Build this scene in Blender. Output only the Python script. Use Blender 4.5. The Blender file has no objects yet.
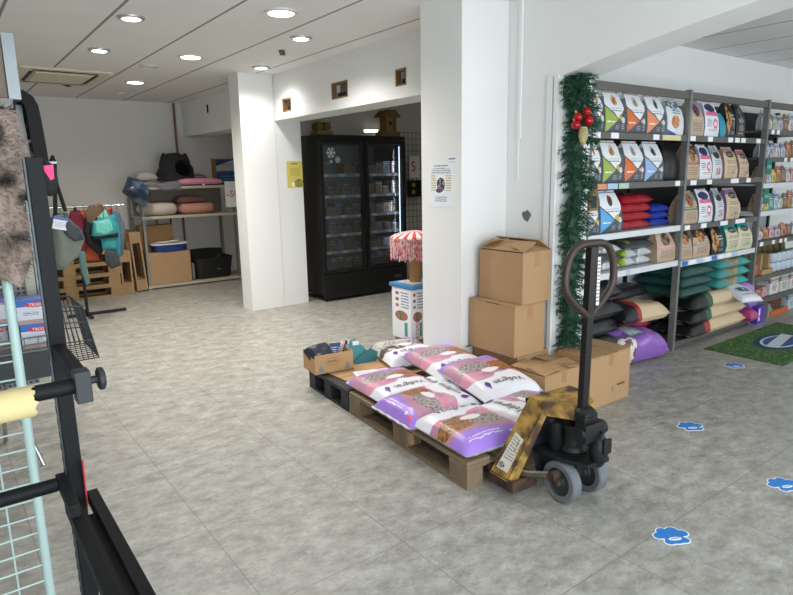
import bpy, bmesh, math, random
from mathutils import Vector, Matrix, noise
PI = math.pi
random.seed(7)
SC = bpy.context.scene
COL = SC.collection
def R(d): return math.radians(d)

# ------------------------------------------------------------------ materials
MATS = {}
def srgb(c):
    if isinstance(c, str):
        c = [int(c[i:i+2], 16)/255 for i in (0, 2, 4)]
    return tuple(((x/12.92) if x <= .04045 else ((x+.055)/1.055)**2.4) for x in c) + (1,)
class NT:
    def __init__(s, name):
        s.m = bpy.data.materials.new(name); s.m.use_nodes = True
        s.t = s.m.node_tree; s.n = s.t.nodes; s.l = s.t.links
        s.b = s.n['Principled BSDF']
    def new(s, t, **k):
        n = s.n.new(t)
        for a, b in k.items(): setattr(n, a, b)
        return n
    def put(s, sock, v):
        if isinstance(v, bpy.types.NodeSocket): s.l.new(v, sock)
        else: sock.default_value = v
    def math(s, op, a, b=0.0, c=None):
        n = s.new('ShaderNodeMath', operation=op)
        s.put(n.inputs[0], a); s.put(n.inputs[1], b)
        if c is not None: s.put(n.inputs[2], c)
        return n.outputs[0]
    def mix(s, f, a, b):
        n = s.new('ShaderNodeMix', data_type='RGBA')
        s.put(n.inputs[0], f); s.put(n.inputs[6], a); s.put(n.inputs[7], b)
        return n.outputs[2]
    def noise(s, vec, scale, detail=3, rough=.5):
        n = s.new('ShaderNodeTexNoise'); s.put(n.inputs['Vector'], vec)
        n.inputs['Scale'].default_value = scale; n.inputs['Detail'].default_value = detail; n.inputs['Roughness'].default_value = rough
        return n.outputs['Fac']
    def ramp(s, f, stops):
        n = s.new('ShaderNodeValToRGB'); s.put(n.inputs[0], f)
        e = n.color_ramp.elements
        while len(e) < len(stops): e.new(.5)
        for x, (p, c) in zip(e, stops): x.position = p; x.color = c
        return n.outputs[0]
    def bump(s, h, strength, dist=.01):
        n = s.new('ShaderNodeBump'); n.inputs['Strength'].default_value = strength; n.inputs['Distance'].default_value = dist
        s.put(n.inputs['Height'], h); s.l.new(n.outputs[0], s.b.inputs['Normal'])
    def base(s, c): s.put(s.b.inputs['Base Color'], c)
    def set(s, rough=.5, metal=0.0, spec=None):
        s.b.inputs['Roughness'].default_value = rough; s.b.inputs['Metallic'].default_value = metal
        if spec is not None: s.b.inputs['Specular IOR Level'].default_value = spec
def mat(name, c, rough=.5, metal=0.0, var=.12, scale=12., bump=0., bscale=60., spec=None, c2=None, wear_sheen=1.0):
    if name in MATS: return MATS[name]
    t = NT(name); t.set(rough, metal, spec)
    co = t.new('ShaderNodeTexCoord').outputs['Object']
    a = srgb(c); f = t.noise(co, scale, 4)
    if c2: b = srgb(c2); lo = a; f = t.math('MULTIPLY_ADD', f, 4.0, -1.5*wear_sheen); f = t.math('MINIMUM', t.math('MAXIMUM', f, 0.0), 1.0)
    else: b = tuple(x*(1-var) for x in a[:3])+(1,); lo = tuple(min(1, x*(1+var*.5)) for x in a[:3])+(1,)
    t.base(t.mix(f, lo, b))
    if bump: t.bump(t.noise(co, bscale, 4), bump)
    MATS[name] = t.m; return t.m
def emit(name, c, s):
    if name in MATS: return MATS[name]
    t = NT(name); t.base(srgb(c)); t.put(t.b.inputs['Emission Color'], srgb(c)); t.b.inputs['Emission Strength'].default_value = s
    MATS[name] = t.m; return t.m
def printed(name, base, layers, rough=.42, dist=0., bump=.0, bscale=25.):
    """a printed surface: flat inks laid out in the UV square of its panel"""
    if name in MATS: return MATS[name]
    t = NT(name); t.set(rough)
    uv = t.new('ShaderNodeTexCoord').outputs['UV']
    if dist:
        n = t.new('ShaderNodeTexNoise'); n.inputs['Scale'].default_value = 9; t.l.new(uv, n.inputs['Vector'])
        va = t.new('ShaderNodeVectorMath', operation='MULTIPLY_ADD'); t.l.new(n.outputs['Color'], va.inputs[0])
        va.inputs[1].default_value = (dist,)*3; 
        vs = t.new('ShaderNodeVectorMath', operation='SUBTRACT'); t.l.new(uv, vs.inputs[0]); vs.inputs[1].default_value = (dist/2, dist/2, 0)
        t.l.new(vs.outputs[0], va.inputs[2]); uvw = va.outputs[0]
    else: uvw = uv
    sp = t.new('ShaderNodeSeparateXYZ'); t.l.new(uvw, sp.inputs[0]); u, v = sp.outputs[0], sp.outputs[1]
    def half(a, b, c): return t.math('GREATER_THAN', t.math('ADD', t.math('MULTIPLY', u, a), t.math('MULTIPLY', v, b)), c)
    def rect(u0, v0, u1, v1):
        a = t.math('LESS_THAN', t.math('ABSOLUTE', t.math('SUBTRACT', u, (u0+u1)/2)), (u1-u0)/2)
        b = t.math('LESS_THAN', t.math('ABSOLUTE', t.math('SUBTRACT', v, (v0+v1)/2)), (v1-v0)/2)
        return t.math('MULTIPLY', a, b)
    col = srgb(base); 
    for L in layers:
        k, p, c = L[0], L[1], srgb(L[2])
        if k == 'rect': m = rect(*p)
        elif k == 'ell':
            a = t.math('DIVIDE', t.math('SUBTRACT', u, p[0]), p[2]); b = t.math('DIVIDE', t.math('SUBTRACT', v, p[1]), p[3])
            m = t.math('LESS_THAN', t.math('ADD', t.math('MULTIPLY', a, a), t.math('MULTIPLY', b, b)), 1.0)
        elif k == 'half': m = half(*p)
        elif k == 'poly':
            m = half(*p[0])
            for q in p[1:]: m = t.math('MULTIPLY', m, half(*q))
        elif k == 'lines':       # small print: u0,v0,u1,v1,number of lines
            m = rect(*p[:4]); fr = t.math('FRACT', t.math('MULTIPLY', v, p[4]/(p[3]-p[1])))
            m = t.math('MULTIPLY', m, t.math('LESS_THAN', fr, .45))
            nn = t.new('ShaderNodeTexNoise'); mp = t.new('ShaderNodeMapping'); t.l.new(uv, mp.inputs[0]); mp.inputs['Scale'].default_value = (40, p[4]/(p[3]-p[1]), 1)
            t.l.new(mp.outputs[0], nn.inputs['Vector']); nn.inputs['Scale'].default_value = 1
            m = t.math('MULTIPLY', m, t.math('GREATER_THAN', nn.outputs['Fac'], .42))
        elif k == 'mottle':      # photographic picture patch: ellipse filled by two noisy tones
            a = t.math('DIVIDE', t.math('SUBTRACT', u, p[0]), p[2]); b = t.math('DIVIDE', t.math('SUBTRACT', v, p[1]), p[3])
            m = t.math('LESS_THAN', t.math('ADD', t.math('MULTIPLY', a, a), t.math('MULTIPLY', b, b)), 1.0)
            c = t.mix(t.math('GREATER_THAN', t.noise(uv, p[4], 3), .52), srgb(L[2]), srgb(L[3]))
        col = t.mix(m, col, c)
    t.base(col)
    if bump: t.bump(t.noise(t.new('ShaderNodeTexCoord').outputs['Object'], bscale, 3), bump, .01)
    MATS[name] = t.m; return t.m

# ------------------------------------------------------------------ mesh builder
_TXT = {}
def text_geo(s):
    if s not in _TXT:
        cu = bpy.data.curves.new('t', 'FONT'); cu.body = s; cu.size = 1; cu.align_x = 'CENTER'; cu.align_y = 'CENTER'; cu.resolution_u = 2
        ob = bpy.data.objects.new('t', cu); me = ob.to_mesh()
        _TXT[s] = ([tuple(v.co[:2]) for v in me.vertices], [tuple(p.vertices) for p in me.polygons])
        ob.to_mesh_clear(); bpy.data.objects.remove(ob); bpy.data.curves.remove(cu)
    return _TXT[s]
class MB:
    def __init__(s):
        s.bm = bmesh.new(); s.uv = s.bm.loops.layers.uv.new('UVMap'); s.mi = 0
    def face(s, vs, uvs=None, mi=None):
        try: f = s.bm.faces.new(vs)
        except ValueError: return None
        f.material_index = s.mi if mi is None else mi
        if uvs:
            for l, q in zip(f.loops, uvs): l[s.uv].uv = q
        return f
    def V(s, p): return s.bm.verts.new(p)
    def box(s, c, d, rz=0, bev=0, rot=None, mi=None):
        """c centre, d full sizes; each face carries the whole UV square"""
        M = Matrix.Translation(c) @ (rot.to_4x4() if rot else Matrix.Rotation(rz, 4, 'Z'))
        x, y, z = d[0]/2, d[1]/2, d[2]/2
        P = [s.V(M @ Vector(q)) for q in ((-x,-y,-z),(x,-y,-z),(x,y,-z),(-x,y,-z),(-x,-y,z),(x,-y,z),(x,y,z),(-x,y,z))]
        Q = ((0,0),(1,0),(1,1),(0,1)); fs = []
        for ix in ((0,1,5,4),(1,2,6,5),(2,3,7,6),(3,0,4,7),(4,5,6,7),(3,2,1,0)):
            fs.append(s.face([P[i] for i in ix], Q, mi))
        if bev:
            es = {e for f in fs for e in f.edges}
            r = bmesh.ops.bevel(s.bm, geom=list(es), offset=bev, segments=2, affect='EDGES', profile=.6)
            for f in r['faces']: f.material_index = s.mi if mi is None else mi
        return s
    def b2(s, a, b, **k):
        return s.box([(p+q)/2 for p, q in zip(a, b)], [abs(q-p) for p, q in zip(a, b)], **k)
    def tube(s, pts, r, n=8, cap=True, closed=False):
        pts = [Vector(p) for p in pts]; N = len(pts); rr = r if isinstance(r, (list, tuple)) else [r]*N
        rings = []; up = None
        for i, p in enumerate(pts):
            if closed: d = pts[(i+1) % N]-pts[i-1]
            else: d = pts[min(i+1, N-1)]-pts[max(i-1, 0)]
            d.normalize()
            if up is None: up = Vector((0,0,1)) if abs(d.z) < .9 else Vector((1,0,0))
            a = d.cross(up)
            if a.length < 1e-4: a = d.cross(Vector((.3,1,.2)))
            a.normalize(); b = a.cross(d).normalized(); up = b
            rings.append([s.V(p + (a*math.cos(2*PI*k/n) + b*math.sin(2*PI*k/n))*rr[i]) for k in range(n)])
        for i in range(N if closed else N-1):
            A, B = rings[i], rings[(i+1) % N]
            for k in range(n): s.face([A[k], A[(k+1) % n], B[(k+1) % n], B[k]])
        if cap and not closed: s.face(rings[0][::-1]); s.face(rings[-1])
        return s
    def cyl(s, p, q, r, n=20): return s.tube([p, q], r, n)
    def lathe(s, prof, c=(0,0,0), n=24, M=None, ring=False):
        M = M or Matrix.Translation(c); rings = []
        for r, z in prof: rings.append([s.V(M @ Vector((r*math.cos(2*PI*k/n), r*math.sin(2*PI*k/n), z))) for k in range(n)])
        for i in range(len(prof)-1):
            for k in range(n): s.face([rings[i][k], rings[i][(k+1) % n], rings[i+1][(k+1) % n], rings[i+1][k]])
        if ring:
            for k in range(n): s.face([rings[-1][k], rings[-1][(k+1) % n], rings[0][(k+1) % n], rings[0][k]])
            return s
        if prof[0][0] > 1e-5: s.face(rings[0][::-1])
        if prof[-1][0] > 1e-5: s.face(rings[-1])
        return s
    def ball(s, c, r, n=16, sc=(1,1,1)):
        m = n//2
        pr = [(max(1e-4, math.sin(PI*i/m))*r, -math.cos(PI*i/m)*r) for i in range(m+1)]
        return s.lathe(pr, n=n, M=Matrix.Translation(c) @ Matrix.Diagonal((*sc, 1)))
    def prism(s, poly, t, M=None, uvs=False):
        """poly: 2-D outline in xy, thickness t along z"""
        M = M or Matrix()
        xs = [p[0] for p in poly]; ys = [p[1] for p in poly]; w = max(xs)-min(xs) or 1; h = max(ys)-min(ys) or 1
        A = [s.V(M @ Vector((x, y, 0))) for x, y in poly]; B = [s.V(M @ Vector((x, y, t))) for x, y in poly]
        q = [((x-min(xs))/w, (y-min(ys))/h) for x, y in poly]
        s.face(B, q); s.face(A[::-1], q[::-1]); n = len(poly)
        for i in range(n): s.face([A[i], A[(i+1) % n], B[(i+1) % n], B[i]])
        return s
    def grid(s, fn, nu, nv, closeu=False, mi=None, flip=False, skip=None):
        P = [[s.V(fn(i/nu, j/nv)) for i in range(nu if closeu else nu+1)] for j in range(nv+1)]
        for j in range(nv):
            for i in range(nu):
                if skip and skip((i+.5)/nu, (j+.5)/nv): continue
                i2 = (i+1) % nu if closeu else i+1
                vs = [P[j][i], P[j][i2], P[j+1][i2], P[j+1][i]]; uv = [(i/nu, j/nv), ((i+1)/nu, j/nv), ((i+1)/nu, (j+1)/nv), (i/nu, (j+1)/nv)]
                if flip: vs.reverse(); uv.reverse()
                s.face(vs, uv, mi)
        return s
    def text(s, str_, fn, h, mi=None, wide=1.0):
        """letters laid flat; fn maps a letter point (x, y in metres) to 3-D"""
        V_, F_ = text_geo(str_)
        P = [s.V(fn(x*h*wide, y*h)) for x, y in V_]
        for f in F_: s.face([P[i] for i in f], mi=mi)
        return s
    def build(s, name, mats, parent=None, smooth=None, weld=False):
        if weld: bmesh.ops.remove_doubles(s.bm, verts=s.bm.verts, dist=1e-4)
        bmesh.ops.recalc_face_normals(s.bm, faces=s.bm.faces) if smooth != 'raw' else None
        me = bpy.data.meshes.new(name); s.bm.to_mesh(me); s.bm.free()
        for m in (mats if isinstance(mats, (list, tuple)) else [mats]): me.materials.append(m)
        if smooth:
            me.polygons.foreach_set('use_smooth', [True]*len(me.polygons))
            me.set_sharp_from_angle(angle=R(40 if smooth in (True, 'raw') else smooth))
        o = bpy.data.objects.new(name, me); COL.objects.link(o)
        if parent: o.parent = parent
        return o
def thing(name, label, cat, loc=(0,0,0), rz=0, group=None, rot=None):
    o = bpy.data.objects.new(name, None); COL.objects.link(o); o.empty_display_size = .1
    o.location = loc; o.rotation_euler = rot if rot else (0, 0, rz)
    return tag(o, label, cat, group)
def tag(o, label, cat, group=None):
    o['label'] = label; o['category'] = cat
    if group: o['group'] = group
    return o
def struct(name, mb, m, smooth=None):
    o = mb.build(name, m, None, smooth); o['kind'] = 'structure'; return o
def dup(root, loc=None, rot=None, label=None, group=None):
    def cp(o, par):
        c = o.copy(); COL.objects.link(c)
        if par: c.parent = par
        for ch in list(o.children): cp(ch, c)
        return c
    r = cp(root, None)
    if loc is not None: r.location = loc
    if rot is not None: r.rotation_euler = rot
    if label: r['label'] = label
    if group: r['group'] = group
    return r
ORD = ['first','second','third','fourth','fifth','sixth','seventh','eighth','ninth','tenth','eleventh','twelfth']

# ------------------------------------------------------------------ common materials
white_wall = mat('white_wall', 'e9eae8', .6, var=.03, scale=3, bump=.05, bscale=40)
grey_wall = mat('off_white_wall', 'dcdad6', .65, var=.04, scale=2, bump=.05)
white_paint = mat('white_paint', 'e8ebea', .45, var=.03)
black_metal = mat('black_metal', '191b1e', .38, .3, var=.3, scale=20)
dark_metal = mat('dark_grey_metal', '2b2d30', .45, .4, var=.3)
shelf_grey = mat('grey_brown_metal', '625f5b', .5, .25, var=.1)
shelf_white = mat('white_metal', 'd5d8dc', .4, .1, var=.05)
chrome = mat('chrome', 'b9bcbf', .22, .95, var=.1)
galv = mat('galvanised_metal', '8f969a', .4, .8, var=.15)
wood = mat('pallet_wood', 'a98a62', .75, 0, var=.35, scale=9, bump=.25, bscale=40)
old_wood = mat('weathered_pallet_wood', '86735c', .8, 0, var=.45, scale=11, bump=.3, bscale=50)
card = mat('cardboard', 'b08d66', .75, 0, var=.1, scale=5, bump=.05, bscale=90)
card_in = mat('cardboard_inside', '9a7850', .8, 0, var=.12)
tape_m = mat('brown_packing_tape', 'a87f55', .3, 0, var=.06)
paper = mat('white_paper', 'eceded', .6, 0, var=.03)
ink = mat('black_ink', '1c1a20', .6, 0, var=.05)
purple_ink = mat('purple_ink', '5b2f91', .5, 0, var=.05)
red_ink = mat('red_ink', 'c5273a', .5, 0, var=.05)
blue_ink = mat('blue_ink', '2b5fae', .5, 0, var=.05)
rubber = mat('grey_rubber', '6a6e73', .7, 0, var=.25, scale=30)
# ------------------------------------------------------------------ camera
def camera():
    yaw, pit, rol, f = .641625, -.198298, -.018677, 612.81
    F = Vector((math.cos(pit)*math.sin(yaw), math.cos(pit)*math.cos(yaw), math.sin(pit)))
    r = Vector((math.cos(yaw), -math.sin(yaw), 0)); u = r.cross(F)
    r2 = r*math.cos(rol)+u*math.sin(rol); u2 = -r*math.sin(rol)+u*math.cos(rol)
    cd = bpy.data.cameras.new('camera'); cam = bpy.data.objects.new('camera', cd); COL.objects.link(cam)
    m = Matrix((r2, u2, -F)).transposed().to_4x4(); m.translation = (0, 0, 1.5); cam.matrix_world = m
    cd.sensor_fit = 'HORIZONTAL'; cd.sensor_width = 36; cd.lens = f/793*36; cd.clip_start = .02
    SC.camera = cam
camera()
vs = SC.view_settings; vs.view_transform = 'Standard'; vs.look = 'None'; vs.gamma = 1; vs.use_curve_mapping = False; vs.exposure = 0.0
w = bpy.data.worlds.new('world'); SC.world = w; w.use_nodes = True
w.node_tree.nodes['Background'].inputs[0].default_value = (.80, .9, 1, 1); w.node_tree.nodes['Background'].inputs[1].default_value = 1.0
def light(name, kind, loc, energy, color, **k):
    l = bpy.data.lights.new(name, kind); l.energy = energy; l.color = color
    o = bpy.data.objects.new(name, l); COL.objects.link(o); o.location = loc
    for a, b in k.items():
        if a == 'rot': o.rotation_euler = b
        else: setattr(l, a, b)
    return o

# ------------------------------------------------------------------ the room
T = .6125; ZC = 2.595
def floor_mat():
    t = NT('vinyl_stone_tiles'); p = t.new('ShaderNodeNewGeometry').outputs['Position']
    mp = t.new('ShaderNodeMapping'); t.l.new(p, mp.inputs[0]); mp.inputs['Scale'].default_value = (1, 1.5, 1); mp.inputs['Rotation'].default_value = (0, 0, R(35))
    a = t.noise(mp.outputs[0], 8, 9, .74); b = t.noise(p, 1.6, 3); c = t.noise(mp.outputs[0], 30, 5, .7)
    col = t.ramp(a, [(.30, srgb('706d65')), (.42, srgb('8f8d86')), (.54, srgb('a3a29b')), (.70, srgb('c0bfb9'))])
    col = t.mix(t.math('MULTIPLY', t.math('GREATER_THAN', c, .57), .35), col, srgb('777169'))
    d = t.noise(mp.outputs[0], 14, 6, .8); col = t.mix(t.math('MULTIPLY', t.math('GREATER_THAN', d, .60), .4), col, srgb('c4c3bd'))
    col = t.mix(t.math('MULTIPLY', b, .2), col, srgb('a09a92'))
    s = t.new('ShaderNodeSeparateXYZ'); t.l.new(p, s.inputs[0])
    def joint(v, off):
        fr = t.math('FRACT', t.math('DIVIDE', t.math('SUBTRACT', v, off-10*T), T))
        return t.math('GREATER_THAN', t.math('ABSOLUTE', t.math('SUBTRACT', fr, .5)), .4962)
    j = t.math('MAXIMUM', joint(s.outputs[0], .160), joint(s.outputs[1], 1.222))
    t.base(t.mix(t.math('MULTIPLY', j, .6), col, srgb('6b655f')))
    t.b.inputs['Roughness'].default_value = .42; t.b.inputs['Specular IOR Level'].default_value = .4
    t.bump(a, .06); return t.m
def ceil_mat():
    t = NT('ceiling_tiles'); p = t.new('ShaderNodeNewGeometry').outputs['Position']
    s = t.new('ShaderNodeSeparateXYZ'); t.l.new(p, s.inputs[0])
    def joint(v, off, w_):
        fr = t.math('FRACT', t.math('DIVIDE', t.math('SUBTRACT', v, off-20*T), T))
        return t.math('GREATER_THAN', t.math('ABSOLUTE', t.math('SUBTRACT', fr, .5)), .5-w_)
    col = t.mix(t.noise(p, 2.0, 3), srgb('f0f0ee'), srgb('e6e5e2'))
    col = t.mix(joint(s.outputs[1], 4.25, .005), col, srgb('f4f4f2'))
    col = t.mix(joint(s.outputs[0], .535, .017), col, srgb('8e8c89'))
    t.base(col); t.b.inputs['Roughness'].default_value = .8; t.bump(t.noise(p, 120, 2), .08); return t.m
m = MB(); m.b2((-2.2, -2.0, -.1), (9.2, 10, 0)); struct('floor', m, floor_mat())
m = MB(); m.b2((-2.2, -2.0, ZC), (9.2, 10, ZC+.1)); struct('ceiling', m, ceil_mat())
m = MB(); m.b2((-2.2, 9.55, 0), (9.2, 9.75, ZC)); struct('wall_back', m, grey_wall)
m = MB(); m.b2((-2.2, -2, 0), (-2.0, 9.55, ZC)); struct('wall_left', m, white_wall)
m = MB(); m.b2((9.0, -2, 0), (9.2, 9.55, ZC)); struct('wall_right', m, white_wall)
m = MB()     # the glazed shop front behind: sill, head and piers around two openings
m.b2((-2, -2, 0), (9, -1.8, .12)).b2((-2, -2, 2.5), (9, -1.8, ZC)).b2((-2, -2, .12), (-1.8, -1.8, 2.5)).b2((3.2, -2, .12), (3.5, -1.8, 2.5)).b2((8.8, -2, .12), (9, -1.8, 2.5))
struct('wall_front', m, white_wall)
# beam over the opening to the freezer room, with its three little openings
vents = [(4.07, 4.22, 2.205, 2.34), (4.94, 5.23, 2.205, 2.355), (6.05, 6.255, 2.18, 2.32)]
m = MB(); y = 3.395
for y0, y1, z0, z1 in vents + [(9.55,)*2+(0, 0)]:
    m.b2((3.18, y, 2.11), (3.5, y0, ZC))
    if y1 > y0: m.b2((3.18, y0, 2.11), (3.5, y1, z0)); m.b2((3.18, y0, z1), (3.5, y1, ZC)); m.b2((3.34, y0, z0), (3.5, y1, z1))
    y = y1
struct('wall_beam', m, white_wall)
for k, (y0, y1, z0, z1) in enumerate(vents):
    t = thing('wall_vent', 'small wood lined opening in the white beam, '+('nearest the main pillar', 'middle and widest of the three', 'nearest the far column')[k], 'vent', (3.18, (y0+y1)/2, (z0+z1)/2), 0, 'openings in the beam')
    a, b = (y1-y0)/2-.003, (z1-z0)/2-.003; f = MB()
    f.b2((.0, -a, -b), (.05, -a+.014, b)).b2((.0, a-.014, -b), (.05, a, b)).b2((0, -a, b-.014), (.05, a, b)).b2((0, -a, -b), (.05, a, -b+.012))
    f.build('frame', mat('vent_wood', '8b6a42', .7, 0, var=.3), t)
    g = MB(); g.b2((.10, -a, -b), (.13, a, b)); g.build('backing', mat('vent_back', '8f8878', .8, 0, var=.2), t)
    g = MB(); g.b2((.06, -a+.014, -b+.012), (.10, a-.014, -b+.06)); g.build('dark_strip', mat('vent_dark', '2a2622', .8), t)  # near-black strip across the lower part of the opening
m = MB(); m.b2((2.777, 6.46, 0), (3.178, 6.72, ZC)); struct('trim_1', m, white_wall)          # far column
m = MB(); m.b2((3.182, 6.466, 0), (3.5, 6.72, 2.11)); struct('trim_2', m, white_paint)        # its jamb
m = MB(); m.b2((2.777, 2.987, 0), (3.2, 3.395, ZC)); struct('trim_3', m, white_wall)          # main pillar
arch = [(3.395, 0), (2.55, 0), (2.55, 2.074), (2.281, 2.13), (1.972, 2.186), (1.679, 2.229), (1.434, 2.262), (1.1, 2.295), (.7, 2.318), (.2, 2.325), (-.4, 2.31), (-1.0, 2.27), (-1.8, 2.18), (-1.8, ZC), (3.395, ZC)]
m = MB(); m.prism(arch, .30, Matrix(((0, 0, 1, 3.202), (1, 0, 0, 0), (0, 1, 0, 0), (0, 0, 0, 1)))); struct('wall_arch', m, white_wall)
m = MB(); m.b2((3.504, 3.15, 0), (9, 3.35, ZC)); struct('wall_shelves', m, white_wall)
m = MB(); m.b2((3.5, 7.25, 0), (9, 7.4, ZC)); struct('wall_freezer', m, grey_wall)
m = MB(); m.b2((4.4, 7.4, 0), (4.5, 9.55, ZC)); struct('wall_alcove', m, grey_wall)
# door trim on the wall beside the arch, and its inner lining
m = MB(); m.b2((3.178, 2.555, 0), (3.2, 2.585, 2.08)).b2((3.184, 2.60, 0), (3.2, 2.645, 2.08)); struct('trim_4', m, white_paint)
m = MB(); m.b2((3.206, 2.538, 0), (3.50, 2.549, 2.06)); struct('trim_5', m, white_paint)
m = MB(); m.b2((3.182, 2.86, 1.72), (3.2, 2.885, 2.59)); struct('trim_6', m, white_paint)    # cable duct
m = MB(); m.b2((3.19, 2.875, 1.45), (3.2, 2.888, 1.72)); struct('trim_7', m, white_paint)
m = MB(); m.b2((-2, 9.53, 0), (3.5, 9.55, .07)); struct('baseboard_back', m, mat('skirting', 'a9a39a', .6))
# round hole knocked in the wall
o = MB(); pts = [(.035*math.cos(a)*(1+.25*math.sin(3*a)), .035*math.sin(a)*(1+.2*math.cos(5*a))) for a in [2*PI*k/14 for k in range(14)]]
o.prism(pts, .004, Matrix(((0, 0, -1, 3.2), (-1, 0, 0, 2.80), (0, 1, 0, 1.21), (0, 0, 0, 1))))
tag(o.build('wall_socket', mat('socket_grey', '77736b', .8, 0, var=.5, scale=80)), 'small dark hole with wires in the white wall above the stacked boxes', 'socket')
# brown pipe in the back corner
tag(MB().cyl((3.06, 9.52, 0), (3.06, 9.52, 2.59), .018).build('heating_pipe', mat('brown_pipe', '7d5b4a', .5), smooth=True), 'thin brown pipe running up the back corner behind the shelf', 'pipe')

# ------------------------------------------------------------------ ceiling fittings
lit_w = emit('lamp_white', 'ffffff', 9); lit_y = emit('lamp_warm', 'fff6d8', 9); off_m = mat('lamp_off', 'd9d7d2', .4)
lamps = [(2.067, 4.013, 'y', 'large round warm ceiling light nearest the camera, above the pallet'), (1.272, 4.695, 'w', 'cool white recessed downlight at upper left, nearest of its kind'),
         (2.561, 4.649, 'w', 'cool white recessed downlight close to the beam, just right of the black ceiling slot'), (2.076, 5.857, 'y', 'round warm ceiling light in the middle of the ceiling'),
         (1.327, 5.967, 'w', 'cool white recessed downlight in front of the air conditioner'), (2.867, 6.066, 'w', 'cool white recessed downlight beside the far column top'),
         (2.051, 7.661, 'y', 'farthest lit round warm ceiling light'), (1.905, 6.567, 'o', 'unlit recessed spotlight between two lit warm lights'), (2.15, 8.75, 'o', 'unlit recessed spotlight near the back wall'), (5.4, 5.0, 'y', 'added unseen warm ceiling light brightening the freezer room behind the pillar')]  # the last lamp is an addition, out of view, brightening the freezer room
for x, y, k, lab in lamps:
    t = thing('ceiling_light', lab, 'light', (x, y, ZC), 0, 'ceiling lights'); r = .085 if k == 'y' else .06
    MB().lathe([(r, -.001), (r+.03, -.001), (r+.028, -.012), (r+.004, -.016), (r, -.006)], n=28, ring=True).build('trim_ring', off_m if k != 'w' else mat('lamp_ring', 'b9b7b3', .3, .4), t, True)
    MB().lathe([(r, -.004), (r*.97, -.017 if k != 'o' else -.008), (1e-4, -.020 if k != 'o' else -.008)], n=28).build('diffuser', {'y': lit_y, 'w': lit_w, 'o': off_m}[k], t, True)
    if k != 'o':
        light('downlight', 'SPOT', (x, y, ZC-.05), (80 if k == 'y' else 88)*(.35 if x > 2.8 else 1), (1, .93, .83) if k == 'y' else (1, .96, .92), spot_size=R(150), spot_blend=.9, shadow_soft_size=r)
t = thing('air_conditioner', 'cream ceiling cassette air conditioner set into the tiles at the left', 'air conditioner', (1.27, 7.62, ZC))
ac = mat('cream_plastic', 'dcd6c0', .5, var=.05)
MB().box((0, 0, -.012), (.84, 1.05, .022), bev=.008).build('panel', ac, t)
MB().box((0, 0, -.030), (.52, .66, .012), bev=.004).build('intake_grille', ac, t)
for q in (((-.30, 0), (.035, .7)), ((.30, 0), (.035, .7)), ((0, .42), (.6, .04)), ((0, -.42), (.6, .04))):
    MB().box((*q[0], -.0245), (*q[1], .006)).build('air_slot', mat('slot_black', '17161a', .6), t)
for x, y, lab in ((2.699, 5.26, 'black slot shaped cut out in the ceiling tile near the beam'), (1.444, 8.3, 'small black sensor on the ceiling behind the air conditioner')):
    tag(MB().box((x, y, ZC-.006), (.05, .19, .012), rz=R(-30), bev=.004).build('ceiling_sensor', mat('slot_black', '17161a', .6)), lab, 'sensor', 'black ceiling marks')
tag(MB().box((3.171, 8.45, 2.42), (.018, .02, .11), bev=.004).build('wall_hook', black_metal), 'small dark hook on the beam beyond the far column', 'hook')

# daylight through the shop front
light('daylight', 'AREA', (.8, -1.75, 1.32), 150, (.90, .96, 1), rot=(R(90), 0, 0), shape='RECTANGLE', size=4.6, size_y=2.3)
light('daylight_right', 'AREA', (6.1, -1.75, 1.32), 60, (.90, .96, 1), rot=(R(90), 0, 0), shape='RECTANGLE', size=5.0, size_y=2.3)

# ------------------------------------------------------------------ posters and floor stickers
def YZ(x, y, z, s=-1):  # frame for flat art on a -X facing wall: x to the right as seen (towards -Y), y up
    return Matrix(((0, 0, -1, x), (-1, 0, 0, y), (0, 1, 0, z), (0, 0, 0, 1)))
def poster(name, lab, M, w_, h_, material, cat='poster'):
    m = MB(); m.prism([(-w_/2, -h_/2), (w_/2, -h_/2), (w_/2, h_/2), (-w_/2, h_/2)], .0015, M); return tag(m.build(name, material), lab, cat)
poster('poster', 'white paper notice with a small picture taped to the main pillar', YZ(2.777, 3.19, 1.425), .245, .30,
       printed('notice', 'e9edf2', [('lines', (.2, .86, .8, .93, 1), '2a2f4a'), ('lines', (.1, .74, .9, .85, 3), '6d7690'), ('lines', (.08, .35, .3, .72, 7), 'b59a4a'), ('lines', (.7, .35, .92, .72, 7), 'b59a4a'),
               ('mottle', (.5, .5, .17, .16, 12), '2b2b33', '9a948c'), ('ell', (.42, .37, .13, .05), '5d4378'), ('lines', (.25, .12, .75, .25, 3), '6d7690')]))
poster('paper_strip', 'narrow strip of paper taped above the pillar notice', YZ(2.7769, 3.07, 1.585), .10, .045, printed('strip', 'e9edf2', [('lines', (.1, .2, .75, .8, 1), '3a4a78')]), 'paper')
def XZ(x, y, z): return Matrix(((1, 0, 0, x), (0, 0, -1, y), (0, 1, 0, z), (0, 0, 0, 1)))
poster('poster', 'yellow printed notice on the far column beside the freezer', XZ(3.40, 6.466, 1.52), .20, .30,
       printed('yellow_notice', 'd8c86a', [('lines', (.28, .84, .7, .92, 1), '2a2a20'), ('lines', (.2, .45, .85, .76, 9), 'ad9c48'), ('ell', (.35, .13, .1, .1), 'eeeee0'), ('mottle', (.75, .17, .28, .16, 8), 'a89a50', '6b7a3a')]))
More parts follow.
